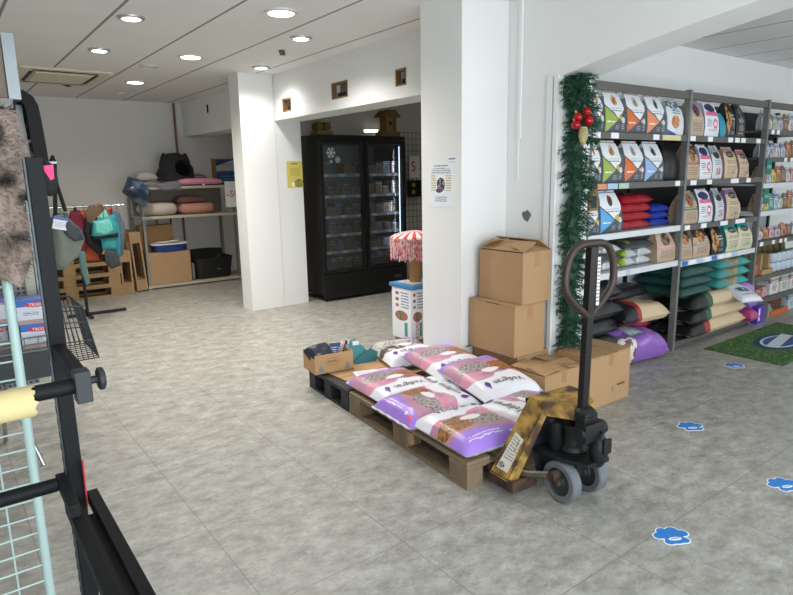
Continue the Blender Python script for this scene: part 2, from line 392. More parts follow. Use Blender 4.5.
# sign on the alcove wall
t = thing('notice_board', 'blue and white printed board with a wooden edge leaning in the alcove', 'board', (3.80, 9.528, 1.58))
MB().box((0, .012, 0), (.44, .02, .42)).build('backboard', mat('board_wood', '9a7748', .7), t)
MB().box((.03, -.003, 0), (.38, .008, .38)).build('print', printed('board_print', '2a5592', [('poly', ((0, 1, .55), (.35, -1, -.75)), 'c8d4dc'), ('lines', (.2, .75, .6, .85, 1), 'd88a70'), ('lines', (.1, .5, .5, .58, 1), 'c24a42'), ('lines', (.1, .08, .9, .4, 3), '6f97c8')]), t)
t = thing('price_sign', 'white price sign with red handwritten figures at the shelf end', 'sign', (3.53, 8.668, 1.26))
MB().box((0, 0, 0), (.22, .008, .37)).build('card', paper, t)
m = MB(); m.text('-50', lambda x, y: Vector((x, -.0055, y)), .13); m.build('figures', red_ink, t)
def paw(x, y, a, lab):
    t = thing('paw_sticker', lab, 'sticker', (x, y, 0), a, 'blue paw stickers on the floor')
    def outline(g):
        P = []; Kp = .52; g /= Kp
        lob = [(-.095, .03, .047, .042, -.5), (-.04, .075, .05, .052, -.15), (.04, .075, .05, .052, .15), (.095, .03, .047, .042, .5)]
        for k in range(96):
            th = 2*PI*k/96; d = Vector((math.cos(th), math.sin(th))); best = 0
            for cx, cy, rx, ry in [(0, -.035, .082, .06), (-.06, -.06, .04, .035), (.06, -.06, .04, .035)]+[l[:4] for l in lob]:
                rx += g; ry += g
                A = (d.x/rx)**2+(d.y/ry)**2; B = -2*(d.x*cx/rx**2+d.y*cy/ry**2); Cc = (cx/rx)**2+(cy/ry)**2-1; D = B*B-4*A*Cc
                if D > 0: best = max(best, (-B+math.sqrt(D))/(2*A))
            P.append((d.x*best*Kp, d.y*best*Kp))
        return P
    MB().prism(outline(.006), .0012, Matrix.Translation((0, 0, .0002))).build('border', paper, t)
    MB().prism(outline(0), .0012, Matrix.Translation((0, 0, .001))).build('paw', mat('paw_blue', '2f7fd0', .45, 0, var=.05), t)
    m = MB(); m.prism([(.029*math.cos(2*PI*k/24), -.016+.012*math.sin(2*PI*k/24)) for k in range(24)], .001, Matrix.Translation((0, 0, .0018))); m.build('oval', paper, t)
    m = MB(); m.prism([(-.02, -.019), (.02, -.015), (.02, -.012), (-.02, -.016)], .0008, Matrix.Translation((0, 0, .0026))); m.build('mark', blue_ink, t)
for x, y, a, lab in ((2.282, 1.165, -.5, 'blue paw sticker on the floor nearest the camera, right of the truck wheels'), (3.424, 1.69, -.55, 'blue paw sticker on the floor in front of the cardboard boxes'),
                     (4.80, 2.07, -.6, 'farthest blue paw sticker, just before the green mat'), (3.10, 1.06, -.4, 'blue paw sticker cut off by the right edge of the view')): paw(x, y, a, lab)
t = thing('grass_mat', 'green grass effect door mat with a blue oval badge', 'mat', (5.78, 2.14, 0))
gm = NT('grass_print'); p_ = gm.new('ShaderNodeTexCoord').outputs['Object']
gm.base(gm.ramp(gm.noise(p_, 45, 4, .7), [(.3, srgb('1c3a1e')), (.5, srgb('35602c')), (.7, srgb('7d9a4a'))])); gm.set(.9); gm.bump(gm.noise(p_, 160, 3), .6)
MB().box((0, 0, .004), (1.42, .62, .008), bev=.003).build('pile', gm.m, t)
def oval(a, b, z, n=40): return [(a*math.cos(2*PI*k/n), b*math.sin(2*PI*k/n)) for k in range(n)], Matrix.Translation((.0, -.01, z))
for nm, a, b, z, c in (('badge', .34, .175, .008, mat('badge_navy', '1d3a63', .8)), ('ring', .27, .135, .0092, mat('badge_white', 'c9ced4', .8)), ('centre', .24, .113, .0104, mat('badge_blue', '2c5590', .8))):
    P, M = oval(a, b, z); MB().prism(P, .0012, M).build(nm, c, t)
MB().prism([(-.25, -.085), (.26, .0), (.26, .09), (-.25, .01)], .0012, Matrix.Translation((0, 0, .0116))).build('banner', mat('badge_white', 'c9ced4', .8), t)
# ------------------------------------------------------------------ soft goods helpers
def pillow(mb, L, W, H, p=4.6, q=.5, seed=0, lump=.12, pinch=.05, nu=20, nv=26, flat=.3, mi=None, bi=None, org=(0, 0, 0)):
    """filled sack lying on its back: u runs across W (x), v along L (y)"""
    def pos(u, v, top):
        a, b = 2*u-1, 2*v-1
        f = max(0, 1-abs(a)**p)**q * max(0, 1-abs(b)**(p+.8))**q
        n = noise.noise(Vector((u*3.1+seed*7.3, v*3.7, seed)))*lump + noise.noise(Vector((u*9+seed, v*9, 3.1+seed)))*lump*.35
        x = a*W/2*(1-pinch*(1-b*b)*.8); y = b*L/2*(1-pinch*(1-a*a)*.6)
        if top: z = H*flat + H*(1-flat)*f*(1+n*(.4+.6*(1-f)))+H*n*.25*f
        else: z = H*flat*(1-f**.5)
        return Vector((x+org[0], y+org[1], z+org[2]))
    mb.grid(lambda u, v: pos(u, v, True), nu, nv, mi=mi)
    mb.grid(lambda u, v: pos(u, v, False), nu, nv, mi=bi if bi is not None else mi, flip=True)
    return lambda x, y: pos(x/W+.5, y/L+.5, True)
def sack(name, label, cat, loc, L, W, H, body, rz=0, tilt=(0, 0), group=None, seed=0, logo=None, back=None, seal=None, lump=.12, pinch=.05):
    t = thing(name, label, cat, loc, rz, group, rot=(tilt[0], tilt[1], rz))
    m = MB(); fn = pillow(m, L, W, H, seed=seed, lump=lump, pinch=pinch, mi=0, bi=1); m.build('body', [body, back or body], t, True, weld=True)
    for s in (-1, 1):
        e = MB(); sy = s*L/2
        e.grid(lambda u, v: Vector(((2*u-1)*W/2*.985, sy + s*(v*.022-.006), H*.3+.003*math.sin(u*30+seed)+(v-.5)*.004)), 16, 2)
        e.grid(lambda u, v: Vector(((2*u-1)*W/2*.985, sy + s*(v*.022-.006), H*.3-.003+.003*math.sin(u*30+seed)+(v-.5)*.004)), 16, 2, flip=True)
        e.build('seam', seal or body, t, True)
    if logo: logo(t, fn, W, L)
    return t
def pouch(name, label, cat, loc, w, h, d, front, side, rz=0, group=None, seed=0, lean=0, top=None, slump=0):
    """stand-up pouch: a block bottom gusset that closes to a flat crimped top; front faces -y"""
    t = thing(name, label, cat, loc, rz, group, rot=(lean, slump, rz))
    prof = [(0, .98, .94), (.04, 1.0, 1.0), (.25, 1.0, 1.03), (.48, .985, .94), (.68, .90, .66), (.84, .81, .36), (.945, .77, .08)]
    m = MB(); n = len(prof)
    def sec(k, X, front_):
        z, a, b = prof[k]
        wob = noise.noise(Vector((X*2+seed*3.7, z*4, seed)))*.012
        yy = -d/2*b if front_ else d/2*b
        bulge = (1-X*X)*.07*d*(1 if .05 < z < .8 else .3)
        return Vector((X*w/2*a, yy-bulge+wob if front_ else yy+bulge*.3+wob, z*h))
    N = 8
    for fr in (True, False):
        P = [[m.V(sec(k, -1+2*i/N, fr)) for i in range(N+1)] for k in range(n)]
        for k in range(n-1):
            for i in range(N):
                q = [P[k][i], P[k][i+1], P[k+1][i+1], P[k+1][i]]; uv = [(i/N, prof[k][0]), ((i+1)/N, prof[k][0]), ((i+1)/N, prof[k+1][0]), (i/N, prof[k+1][0])]
                m.face(q if fr else q[::-1], uv if fr else uv[::-1], 0)
        if fr: A = P
        else: B = P
    for i_ in (0, N):
        mid = [m.V((A[k][i_].co+B[k][i_].co)/2 + Vector(((-1 if i_ else 1)*(.10*d*prof[k][2] if k > 2 else 0), 0, 0))) for k in range(n)]
        for k in range(n-1):
            q = [A[k][i_], mid[k], mid[k+1], A[k+1][i_]]; uv = [(0, k/n), (.5, k/n), (.5, (k+1)/n), (0, (k+1)/n)]
            q2 = [mid[k], B[k][i_], B[k+1][i_], mid[k+1]]; uv2 = [(.5, k/n), (1, k/n), (1, (k+1)/n), (.5, (k+1)/n)]
            m.face(q, uv, 1); m.face(q2, uv2, 1)
    m.face([A[0][i] for i in range(N+1)][::-1]+[B[0][i] for i in range(N+1)], mi=1)
    m.build('body', [front, side], t, 60)
    s = MB()
    for fr in (0, 1):
        s.grid(lambda u, v: Vector(((2*u-1)*w*.385, (.001 if fr else -.001)*1.5+.003*math.sin(u*14+seed)+v*.004, h*(.942+.058*v))), 8, 1, flip=bool(fr))
    s.build('top_seal', top or front if not top else top, t, True)
    return t
def garment(t, name, poly, th, m_, y=0, folds=5, seed=0):
    """hanging cloth: an outline filled by two bellied layers with folds"""
    cx = sum(p[0] for p in poly)/len(poly); cz = sum(p[1] for p in poly)/len(poly); n = len(poly); mb = MB()
    pts = []
    for i in range(n):
        a, b = Vector(poly[i]), Vector(poly[(i+1) % n])
        pts += [a, a.lerp(b, .34), a.lerp(b, .67)]
    n = len(pts)
    for s in (-1, 1):
        rings = []
        for k in (1, .93, .8, .6, .4, .2):
            rings.append([mb.V((cx+(p.x-cx)*k, y+s*th*(1-k**4)**.5+(.25*th*math.sin((p.x-cx)*k*folds*25+seed)), cz+(p.y-cz)*k)) for p in pts])
        c = mb.V((cx, y+s*th, cz))
        for A, B in zip(rings, rings[1:]):
            for i in range(n):
                q = [A[i], A[(i+1) % n], B[(i+1) % n], B[i]]; mb.face(q if s < 0 else q[::-1])
        for i in range(n):
            q = [rings[-1][i], rings[-1][(i+1) % n], c]; mb.face(q if s < 0 else q[::-1])
    return mb.build(name, m_, t, True, weld=True)

# ------------------------------------------------------------------ wooden pallets
def pallet(name, label, loc, rot, L=1.2, W=.8, m_=wood, group=None, cols=3, nb=5, dark=False):
    """euro pallet; x along W, y along L, origin at one corner on the floor"""
    t = thing(name, label, 'pallet', loc, 0, group, rot=rot)
    bx = [.05, W/2, W-.05] if not dark else [.05, W/2, W-.05]
    bw = [.1, .145, .1]
    ys = [.0725, L/2, L-.0725] if cols == 3 else [.0725, L-.0725]
    e = random.random
    for x, w_ in zip(bx, bw):
        MB().box((x, L/2, .011), (w_, L, .022), bev=.002).build('bottom_board', m_, t)
        for y in ys: MB().box((x, y, .061), (w_-.002, .145, .0775), bev=.003).build('block', m_, t)
    for y in ys: MB().box((W/2, y, .111), (W, .145, .021), bev=.002).build('stringer_board', m_, t)
    wd = [.145, .1, .145, .1, .145] if nb == 5 else [.145]*nb
    gap = (W-sum(wd))/(len(wd)-1); x = 0
    for w_ in wd:
        MB().box((x+w_/2, L/2+(e()-.5)*.006, .133), (w_-.003, L-.004, .022), bev=.002).build('top_board', m_, t); x += w_+gap
    return t
# stack of four at the back wall
p0 = pallet('wooden_pallet', 'light wooden pallet at the bottom of the stack by the back wall', (1.88, 8.55, 0), (0, 0, R(90)), group='pallets stacked at the back wall')
for k in range(1, 4):
    dup(p0, (1.88-.012*(k % 2), 8.55+.01*k, .1445*k), (0, 0, R(90)), ['', 'light wooden pallet second from the bottom of the back wall stack', 'light wooden pallet third from the bottom of the back wall stack', 'light wooden pallet on top of the back wall stack under the pet coats'][k])
pallet('half_pallet', 'low wooden half pallet standing on edge right of the pallet stack', (1.888, 8.60, .002), Matrix(((0, 0, 1), (1, 0, 0), (0, 1, 0))).to_euler(), L=.57, W=.6, cols=2, nb=4, group='half pallets on edge')
pallet('half_pallet', 'taller wooden half pallet leaning on edge against the back shelf upright', (2.082, 8.64, .012), (Matrix.Rotation(R(-3), 3, 'Y') @ Matrix(((0, 0, 1), (1, 0, 0), (0, 1, 0)))).to_euler(), L=.79, W=.6, cols=2, nb=4, group='half pallets on edge')

# ------------------------------------------------------------------ clothes rail with pet coats
t = thing('clothes_rail', 'black single post clothes rail hung with small pet coats', 'clothes rail', (1.25, 7.5, 0))
MB().cyl((0, 0, .02), (0, 0, 1.215), .016).build('post', black_metal, t, True)
MB().cyl((-.26, 0, 1.215), (.50, 0, 1.215), .011).build('hanging_bar', chrome, t, True)
MB().box((.10, 0, .02), (.62, .035, .03), bev=.006).build('foot', black_metal, t); MB().box((0, 0, .018), (.035, .5, .028), bev=.006).build('foot', black_metal, t)
def coat(label, x, poly, col, th=.03, y=7.5, extras=(), name='pet_coat', hook=True, scale=8):
    t = thing(name, label, 'pet clothing', (x, y, 0), 0, 'pet coats on the clothes rail')
    garment(t, 'cloth', poly, th, mat('cloth_'+col, col, .85, var=.2, scale=scale, bump=.3, bscale=70), seed=x*9)
    for nm, pl_, c, dy in extras: garment(t, nm, pl_, th*.7, mat('cloth_'+c, c, .85, var=.2, scale=8, bump=.3, bscale=70), y=dy, seed=x*5)
    if hook:
        zt = max(p[1] for p in poly); h = MB(); h.tube([(0, 0, zt-.03), (0, 0, 1.18), (.006, 0, 1.224), (.0, .014, 1.232), (-.012, .018, 1.215)], .003, 6); h.build('hanger', black_metal, t, True)
    return t
coat('green and teal pet harness at the left end of the rail', 1.10, [(-.07, 1.16), (.07, 1.16), (.10, .98), (.05, .80), (-.08, .84), (-.10, 1.0)], '2f6a4c')
coat('maroon pet jumper left of the rail post', 1.24, [(-.04, 1.18), (.05, 1.18), (.10, 1.04), (.06, .92), (.08, .72), (-.05, .68), (-.04, .9), (-.09, 1.02)], '6d1830')
coat('orange and red pet vest behind the maroon jumper', 1.345, [(-.05, 1.17), (.06, 1.17), (.08, .95), (.10, .60), (-.07, .62), (-.08, .95)], 'b5502c', y=7.56)
coat('black pet coat with a strap, left of the teal coats', 1.40, [(-.06, 1.12), (.05, 1.10), (.07, .96), (.10, .78), (.04, .66), (-.08, .80), (-.10, .96)], '1b1c20', y=7.44)
coat('brown plush animal hanger with a pale green neck above the teal coats', 1.47, [(-.13, 1.05), (-.15, 1.17), (-.07, 1.23), (.02, 1.25), (.09, 1.19), (.13, 1.06), (.06, 1.02), (.02, 1.10), (-.06, 1.12), (-.09, 1.02)], '6d5844', y=7.42, extras=[('collar', [(-.03, 1.10), (.06, 1.18), (.09, 1.10), (.05, 1.04)], '7fcdb8', -.03)], name='plush_hanger')
coat('light teal pet raincoat with a black belt and grey hem, frontmost on the rail', 1.50, [(-.12, 1.06), (.06, 1.10), (.13, 1.0), (.12, .84), (.10, .72), (-.05, .74), (-.06, .86), (-.14, .90)], '2f8f93', y=7.36, th=.04,
     extras=[('yoke', [(-.11, 1.05), (.05, 1.08), (.09, .95), (.0, .90), (-.12, .92)], '6cc0b4', -.025), ('belt', [(-.14, .89), (.12, .92), (.12, .87), (-.13, .86)], '15171a', -.04), ('hem', [(-.03, .73), (.09, .73), (.13, .55), (.02, .52), (-.04, .60)], '3c4146', -.0)])
coat('quilted turquoise pet coat at the right of the light teal raincoat', 1.60, [(-.06, 1.12), (.03, 1.12), (.06, 1.0), (.06, .80), (.03, .62), (-.05, .64), (-.05, .9)], '2d92a0', y=7.42)
coat('grey blue pet jacket at the far right end of the rail', 1.68, [(-.06, 1.16), (.02, 1.14), (.07, 1.0), (.05, .84), (.02, .66), (-.06, .60), (-.05, .9)], '5c6a78', y=7.52)
coat('red pet bandana at the top right of the rail', 1.62, [(-.03, 1.18), (.03, 1.18), (.05, 1.10), (0, 1.06), (-.05, 1.10)], 'c0343c', y=7.6)

# ------------------------------------------------------------------ storage shelf in the back
t = thing('storage_shelf', 'pale metal storage shelf at the back loaded with pet beds and boxes', 'shelf', (2.24, 8.68, 0))
for x in (0, 1.30):
    for y in (0, .58):
        u = MB(); u.b2((x, y, 0), (x+.04, y+.005, 1.44)); u.b2((x, y, 0), (x+.005, y+.04, 1.44)); u.build('upright', mat('worn_upright', '8b8880', .5, .3), t)
bg = mat('beige_metal', 'b7ae9c', .5, .1, var=.08)
for z in (.03, .975, 1.372):
    s = MB(); s.b2((-.0, .006, z), (1.34, .61, z+.022)); s.b2((0, -.004, z-.012), (1.34, .006, z+.026)); s.build('shelf_board', bg, t)
b = MB(); b.b2((.03, .585, 1.0), (1.3, .59, 1.37)); b.build('back_panel', mat('shelf_back', '8c857a', .7, var=.1), t)
MB().b2((.35, .60, .05), (.37, .62, .97)).build('rear_brace', mat('brown_pipe', '7d5b4a', .5), t); MB().b2((.55, .60, .05), (.57, .62, .97)).build('rear_brace', black_metal, t)
ZT, ZM, ZB = 1.398, 1.001, .056
# black cat igloo with ears and a dark mouth
fur_k = mat('black_fur', '2c2c31', .95, var=.6, scale=40, bump=1, bscale=55)
t = thing('pet_igloo', 'black furry igloo bed with two ears on top of the back shelf', 'pet bed', (2.86, 9.05, ZT+.065))
def dome(r):
    def fn(u, v):
        a = 2*PI*u; z = math.sin(v*PI/2); rr = math.cos(v*PI/2)**.8
        pk = .075*max(0, math.cos(2*a))**4*math.exp(-((v-.62)/.10)**2)
        n = noise.noise(Vector((math.cos(a)*3, math.sin(a)*3, v*5)))*.03+noise.noise(Vector((math.cos(a)*11, math.sin(a)*11, v*14)))*.012
        return Vector(((.255+n)*rr*math.cos(a)*r, (.22+n)*rr*math.sin(a)*r, (.40*z*(.97+n)+pk)*r))
    return fn
op = lambda u, v: ((u-.79)/.085)**2+((v-.33)/.22)**2 < 1
MB().grid(dome(1), 48, 26, closeu=True, skip=op).build('shell', fur_k, t, True)
MB().grid(dome(.88), 48, 26, closeu=True, flip=True, skip=op).build('lining', mat('black_lining', '121214', .95), t, 'raw')
MB().lathe([(.05, 0), (.15, .0), (.2, .02), (.15, .04), (.02, .035)], (0, 0, .0), 24).build('base_cushion', fur_k, t, True)
def bed(name, label, loc, a, b, h, col, rz=0, rim=.35, name_m=None, group=None, bump=.8):
    """oval pet bed with a rolled rim round a sunken cushion"""
    t = thing(name, label, 'pet bed', loc, rz, group); m_ = mat('plush_'+col, col, .95, var=.18, scale=25, bump=bump, bscale=60)
    rr = h/2
    def ring(u, v):
        A = 2*PI*u; B = 2*PI*v; n = 1+noise.noise(Vector((math.cos(A)*2.5, math.sin(A)*2.5, h*9)))*.10
        ca, sa = math.cos(A), math.sin(A); e = .62
        X = math.copysign(abs(ca)**e, ca)*(a-rr); Y = math.copysign(abs(sa)**e, sa)*(b-rr)
        return Vector((X+ca*rr*math.cos(B)*n, Y+sa*rr*math.cos(B)*n, rr+rr*math.sin(B)*n))
    g = MB(); P = [[g.V(ring(i/40, j/12)) for i in range(40)] for j in range(12)]
    for j in range(12):
        for i in range(40): g.face([P[j][i], P[j][(i+1) % 40], P[(j+1) % 12][(i+1) % 40], P[(j+1) % 12][i]])
    g.build('rim', m_, t, True)
    c = MB(); pillow(c, 2*(b-rr)*1.02, 2*(a-rr)*1.02, h*.6, seed=a, flat=.2); c.build('cushion', m_, t, True, weld=True)
    return t
bed('pet_bed', 'speckled cream fluffy bed on the middle of the back shelf, at its left', (2.53, 8.97, ZM), .26, .24, .17, 'c9bdb2', rz=.05)
bed('pet_bed', 'salmon pink plush bed on the middle of the back shelf, at its right', (3.06, 8.96, ZM), .27, .24, .15, 'c08a78')
t = thing('pet_cushion', 'dusty pink folded cushion lying behind on top of the salmon bed', 'cushion', (3.02, 9.08, ZM+.151)); c = MB(); pillow(c, .24, .42, .10, seed=4); c.build('body', mat('plush_dusty', 'a5756c', .95, var=.15, bump=.5), t, True, weld=True)
MB().box((0, -.10, .03), (.42, .006, .006)).build('piping', mat('plush_dark', '7d544e', .9), t)
t = thing('pet_cushion', 'bright pink pet cushion on a dark mat on top of the back shelf', 'cushion', (3.09, 8.88, ZT)); c = MB(); pillow(c, .40, .64, .10, seed=8, flat=.45); c.build('body', mat('pink_velvet', 'd98ba0', .9, var=.1, bump=.3, bscale=30), t, True, weld=True)
MB().box((0, 0, .008), (.66, .42, .014), bev=.006).build('underside', mat('black_lining', '121214', .95), t)
MB().box((.02, -.216, .012), (.035, .004, .02)).build('care_tag', paper, t)
t = thing('blanket', 'grey folded throw draped over the left of the back shelf top', 'blanket', (2.46, 8.8, ZT))
g = MB(); gr = mat('grey_throw', '77767a', .95, var=.2, bump=.6, bscale=50)
def drape(u, v):
    x = -.17+.50*u; y = .34-.52*v; z = .050+.014*math.sin(u*9)+.02*noise.noise(Vector((u*4, v*4, 1)))
    if y < -.13: z -= (-.13-y)*1.6*(.3+u); y = -.14-(-.13-y)*.12
    return Vector((x, y, z))
g.grid(drape, 26, 26); g.grid(lambda u, v: drape(u, v)-Vector((0, -.010, .02)), 26, 26, flip=True); g.build('cloth', gr, t, True)
t = thing('pet_cushion', 'light grey plush cushion lump at the left end of the back shelf top', 'cushion', (2.40, 8.93, ZT+.078)); c = MB(); pillow(c, .26, .28, .12, seed=11, p=2.2); c.build('body', mat('light_grey_plush', 'a7a4a4', .95, var=.2, bump=.8, bscale=60), t, True, weld=True)
MB().box((.09, -.09, .045), (.03, .004, .02)).build('care_tag', paper, t)
t = thing('pet_cushion', 'slate grey plush pad between the igloo and the pink cushion', 'cushion', (3.17, 9.06, ZT+.078)); c = MB(); pillow(c, .2, .24, .08, seed=12, p=2.2); c.build('body', gr, t, True, weld=True)
t = thing('pet_cushion', 'rolled blue cushion with a pale sheen hanging off the left end of the shelf', 'cushion', (2.15, 8.60, 1.315), rot=(R(62), R(38), R(10))); c = MB(); pillow(c, .27, .36, .19, seed=13, p=2.4, q=.5)
c.build('body', mat('blue_nylon', '232f45', .35, var=.4, scale=5, c2='7f96ad', wear_sheen=1.25), t, True, weld=True)  # the pale sheen is painted in as noisy patches of a second colour
MB().tube([(.0, .12, .06), (.06, .19, .05), (.14, .27, -.02)], .012, 8).build('strap', mat('blue_strap', '27303f', .7), t, True)

# ------------------------------------------------------------------ cardboard boxes
def carton(label, loc, d, rz=0, flaps=(0, 0, 0, 0), group=None, m_=card, tape=True, mark=None, name='cardboard_box'):
    """hollow box; flaps are angles from shut, in order -x, +x, -y, +y"""
    t = thing(name, label, 'box', loc, rz, group); x, y, z = d[0]/2, d[1]/2, d[2]; k = .006
    m = MB(); m.b2((-x, -y, 0), (x, y, k)).b2((-x, -y, k), (-x+k, y, z)).b2((x-k, -y, k), (x, y, z)).b2((-x+k, -y, k), (x-k, -y+k, z)).b2((-x+k, y-k, k), (x-k, y, z))
    m.build('body', m_, t)
    half = min(x, y)
    for i, a in enumerate(flaps):
        if a is None: continue
        a = R(a); w_ = half-.002; th = .005
        along = y if i < 2 else x; s = (-1, 1, -1, 1)[i]
        f = MB(); zz = z+(.0005 if i in (2, 3) else .0062)
        L = 2*along-.004
        if i < 2: f.box((-s*w_/2, 0, th/2), (w_, L, th)); M = Matrix.Translation((s*x, 0, zz)) @ Matrix.Rotation(s*a, 4, 'Y')
        else: f.box((0, -s*w_/2, th/2), (L, w_, th)); M = Matrix.Translation((0, s*y, zz)) @ Matrix.Rotation(-s*a, 4, 'X')
        bmesh.ops.transform(f.bm, matrix=M, verts=f.bm.verts); f.build('flap', m_, t)
    if tape:
        q = MB(); q.b2((-.024, -y-.0008, z-.09), (.024, -y, z)) if x < y else q.b2((-.024, -y-.0008, z-.07), (.024, -y, z))
        q.build('tape', tape_m, t)
    if mark:
        q = MB()
        for s_, px, pz, h in mark: q.text(s_, lambda a, b: Vector((px+a, -y-.0012, pz+b)), h)
        q.build('print', mat('box_print', '6b5235', .8), t)
    return t
carton('cardboard box low on the back shelf, in front, holding up a blue tray', (2.56, 8.95, ZB), (.60, .44, .43), tape=False)
carton('upper cardboard box at the back of the back shelf, behind the blue tray', (2.50, 9.075, ZB+.445), (.46, .17, .35), tape=False, m_=mat('cardboard_dark', 'a07c52', .75, var=.1))
t = thing('litter_tray', 'blue tray with a white rim holding papers, on the box on the back shelf', 'tray', (2.60, 8.84, ZB+.4445))
tr = MB(); O = [(.245*math.copysign(abs(math.cos(a))**.5, math.cos(a)), .14*math.copysign(abs(math.sin(a))**.5, math.sin(a))) for a in [2*PI*k/36 for k in range(36)]]
def wall_ring(m, prof):
    P = [[m.V((x*s, y*s, z)) for x, y in O] for s, z in prof]
    for A, B in zip(P, P[1:]):
        for i in range(36): m.face([A[i], A[(i+1) % 36], B[(i+1) % 36], B[i]])
    m.face(P[0][::-1]); m.face(P[-1])
wall_ring(tr, [(.82, 0), (.98, .10), (.95, .10), (.79, .008)]); tr.build('basin', mat('blue_plastic', '1f3f86', .35, var=.06), t, True)
tr = MB(); wall_ring(tr, [(.985, .095), (1.04, .097), (1.03, .115), (.93, .115), (.925, .102)]); tr.build('rim', mat('white_plastic', 'dcdad2', .4), t, True)
for k in range(4): tag(MB().box((2.52+.06*k, 8.84+.02*(k % 2), ZB+.4445+.125+.0045*k), (.17, .10, .004), rz=.5*k-.6, rot=None).build('paper_sheet', paper), 'loose white paper lying on the blue tray, '+['lowest', 'second', 'third', 'topmost'][k]+' of the pile', 'paper', 'papers on the blue tray')
t = thing('plastic_crate', 'black open plastic tray at the lower right of the back shelf', 'crate', (3.21, 8.97, ZB)); bp = mat('black_plastic', '141416', .5, var=.2)
c = MB(); O = [(.31*math.copysign(abs(math.cos(a))**.35, math.cos(a)), .25*math.copysign(abs(math.sin(a))**.35, math.sin(a))) for a in [2*PI*k/36+.02 for k in range(36)]]
wall_ring(c, [(.86, 0), (.97, .26), (1.0, .30), (.97, .30), (.93, .26), (.82, .01)]); c.build('shell', bp, t, 50)
c = MB(); c.grid(lambda u, v: Vector(((2*u-1)*.30, .23, .28+.12*v*(1-.15*(2*u-1)**2))), 10, 3); c.grid(lambda u, v: Vector(((2*u-1)*.30, .238, .28+.12*v*(1-.15*(2*u-1)**2))), 10, 3, flip=True); c.build('raised_back', bp, t)
MB().box((.06, -.248, .13), (.05, .006, .012)).build('badge', galv, t)
tag(MB().tube([(3.17, 8.88, .10), (3.2, 8.93, .22), (3.29, 8.86, .21), (3.33, 8.9, .29)], .012, 8).build('cable_bundle', mat('cable_grey', '6c6870', .6), smooth=True), 'grey coiled leash lying in the black plastic tray', 'leash')
t = thing('pet_cushion', 'grey cushion squeezed upright between the box and the black tray', 'cushion', (2.885, 8.86, ZB+.13), rot=(R(90), 0, R(90))); c = MB(); pillow(c, .24, .26, .04, seed=3); c.build('body', mat('grey_linen', '8f8a85', .95, var=.15, bump=.4), t, True, weld=True)
# ------------------------------------------------------------------ glass door freezer
def glass_mat():
    t = NT('door_glass'); fr = t.new('ShaderNodeFresnel'); fr.inputs['IOR'].default_value = 1.5
    tr = t.new('ShaderNodeBsdfTransparent'); tr.inputs[0].default_value = (.86, .9, .92, 1); gs = t.new('ShaderNodeBsdfGlossy'); gs.inputs['Roughness'].default_value = .03
    mx = t.new('ShaderNodeMixShader'); t.put(mx.inputs[0], t.math('MULTIPLY_ADD', fr.outputs[0], 1.0, .05)); t.l.new(tr.outputs[0], mx.inputs[1]); t.l.new(gs.outputs[0], mx.inputs[2])
    t.l.new(mx.outputs[0], t.n['Material Output'].inputs['Surface']); return t.m
fz = mat('freezer_black', '141517', .42, .1, var=.15)
t = thing('freezer', 'tall black two door glass freezer stocked with frozen packs', 'freezer', (3.63, 6.30, 0))
W_, D_, H_ = 1.255, .70, 1.965
m = MB(); m.b2((0, .03, .08), (.035, D_, H_)).b2((W_-.035, .03, .08), (W_, D_, H_)).b2((.035, D_-.04, .08), (W_-.035, D_, H_)).b2((.035, .03, .30), (W_-.035, D_-.04, .36)).b2((.035, .03, H_-.09), (W_-.035, D_-.04, H_)); m.build('cabinet', fz, t)
m = MB(); m.b2((.0, 0, .04), (W_, .03, .335)); 
for k in range(9): m.b2((.08, -.004, .09+.022*k), (W_-.3, 0, .10+.022*k))
m.build('base_grille', fz, t)
MB().b2((W_-.20, -.005, .19), (W_-.10, 0, .225)).build('control_panel', mat('panel_grey', '45484c', .4), t)
for x in (.08, W_-.08):
    for y in (.1, .6): MB().cyl((x, y, 0), (x, y, .08), .02).build('foot', black_metal, t)
m = MB(); m.b2((0, 0, H_-.05), (W_, .03, H_)); m.build('header', fz, t)
inner = mat('freezer_lining', '6f747b', .5, var=.08)
m = MB(); m.b2((.036, D_-.05, .36), (W_-.036, D_-.041, H_-.09)); m.build('back_lining', inner, t)
gl = glass_mat()
for k in (0, 1):
    x0 = .006+k*(W_/2); x1 = x0+W_/2-.012; d = MB(); z0, z1 = .345, H_-.055; f_ = .045
    d.b2((x0, -.012, z0), (x0+f_, .028, z1)).b2((x1-f_, -.012, z0), (x1, .028, z1)).b2((x0+f_, -.012, z0), (x1-f_, .028, z0+f_)).b2((x0+f_, -.012, z1-f_), (x1-f_, .028, z1))
    dr = d.build('door', fz, t)
    MB().b2((x0+f_, .004, z0+f_), (x1-f_, .010, z1-f_)).build('glass', gl, dr)
    hx = x1-.02 if k == 0 else x0+.02
    MB().tube([(hx, -.012, .85), (hx, -.05, .87), (hx, -.05, 1.10), (hx, -.012, 1.12)], .009, 8).build('handle', black_metal, dr, True)
    if k == 0:
        for cx, cz, r in ((.165, 1.76, .062), (.255, 1.68, .038), (.165, 1.66, .02)):
            s = MB()
            for a in range(6):
                c_, s_ = math.cos(a*PI/3), math.sin(a*PI/3); P = lambda l, q: (cx+c_*l*r-s_*q*r, cz+s_*l*r+c_*q*r)
                for pl_ in ([(.0, -.1), (1, -.09), (1, .09), (0, .1)], [(.5, 0), (.8, .35), (.9, .25), (.65, 0)], [(.5, 0), (.65, 0), (.9, -.25), (.8, -.35)]):
                    s.prism([P(*q) for q in pl_], .001, Matrix(((1, 0, 0, 0), (0, 0, -1, .004), (0, 1, 0, 0), (0, 0, 0, 1))))
            s.build('snowflake', mat('snow_white', 'e4eef6', .6), dr)
led = emit('freezer_led', 'dfeaff', 3)
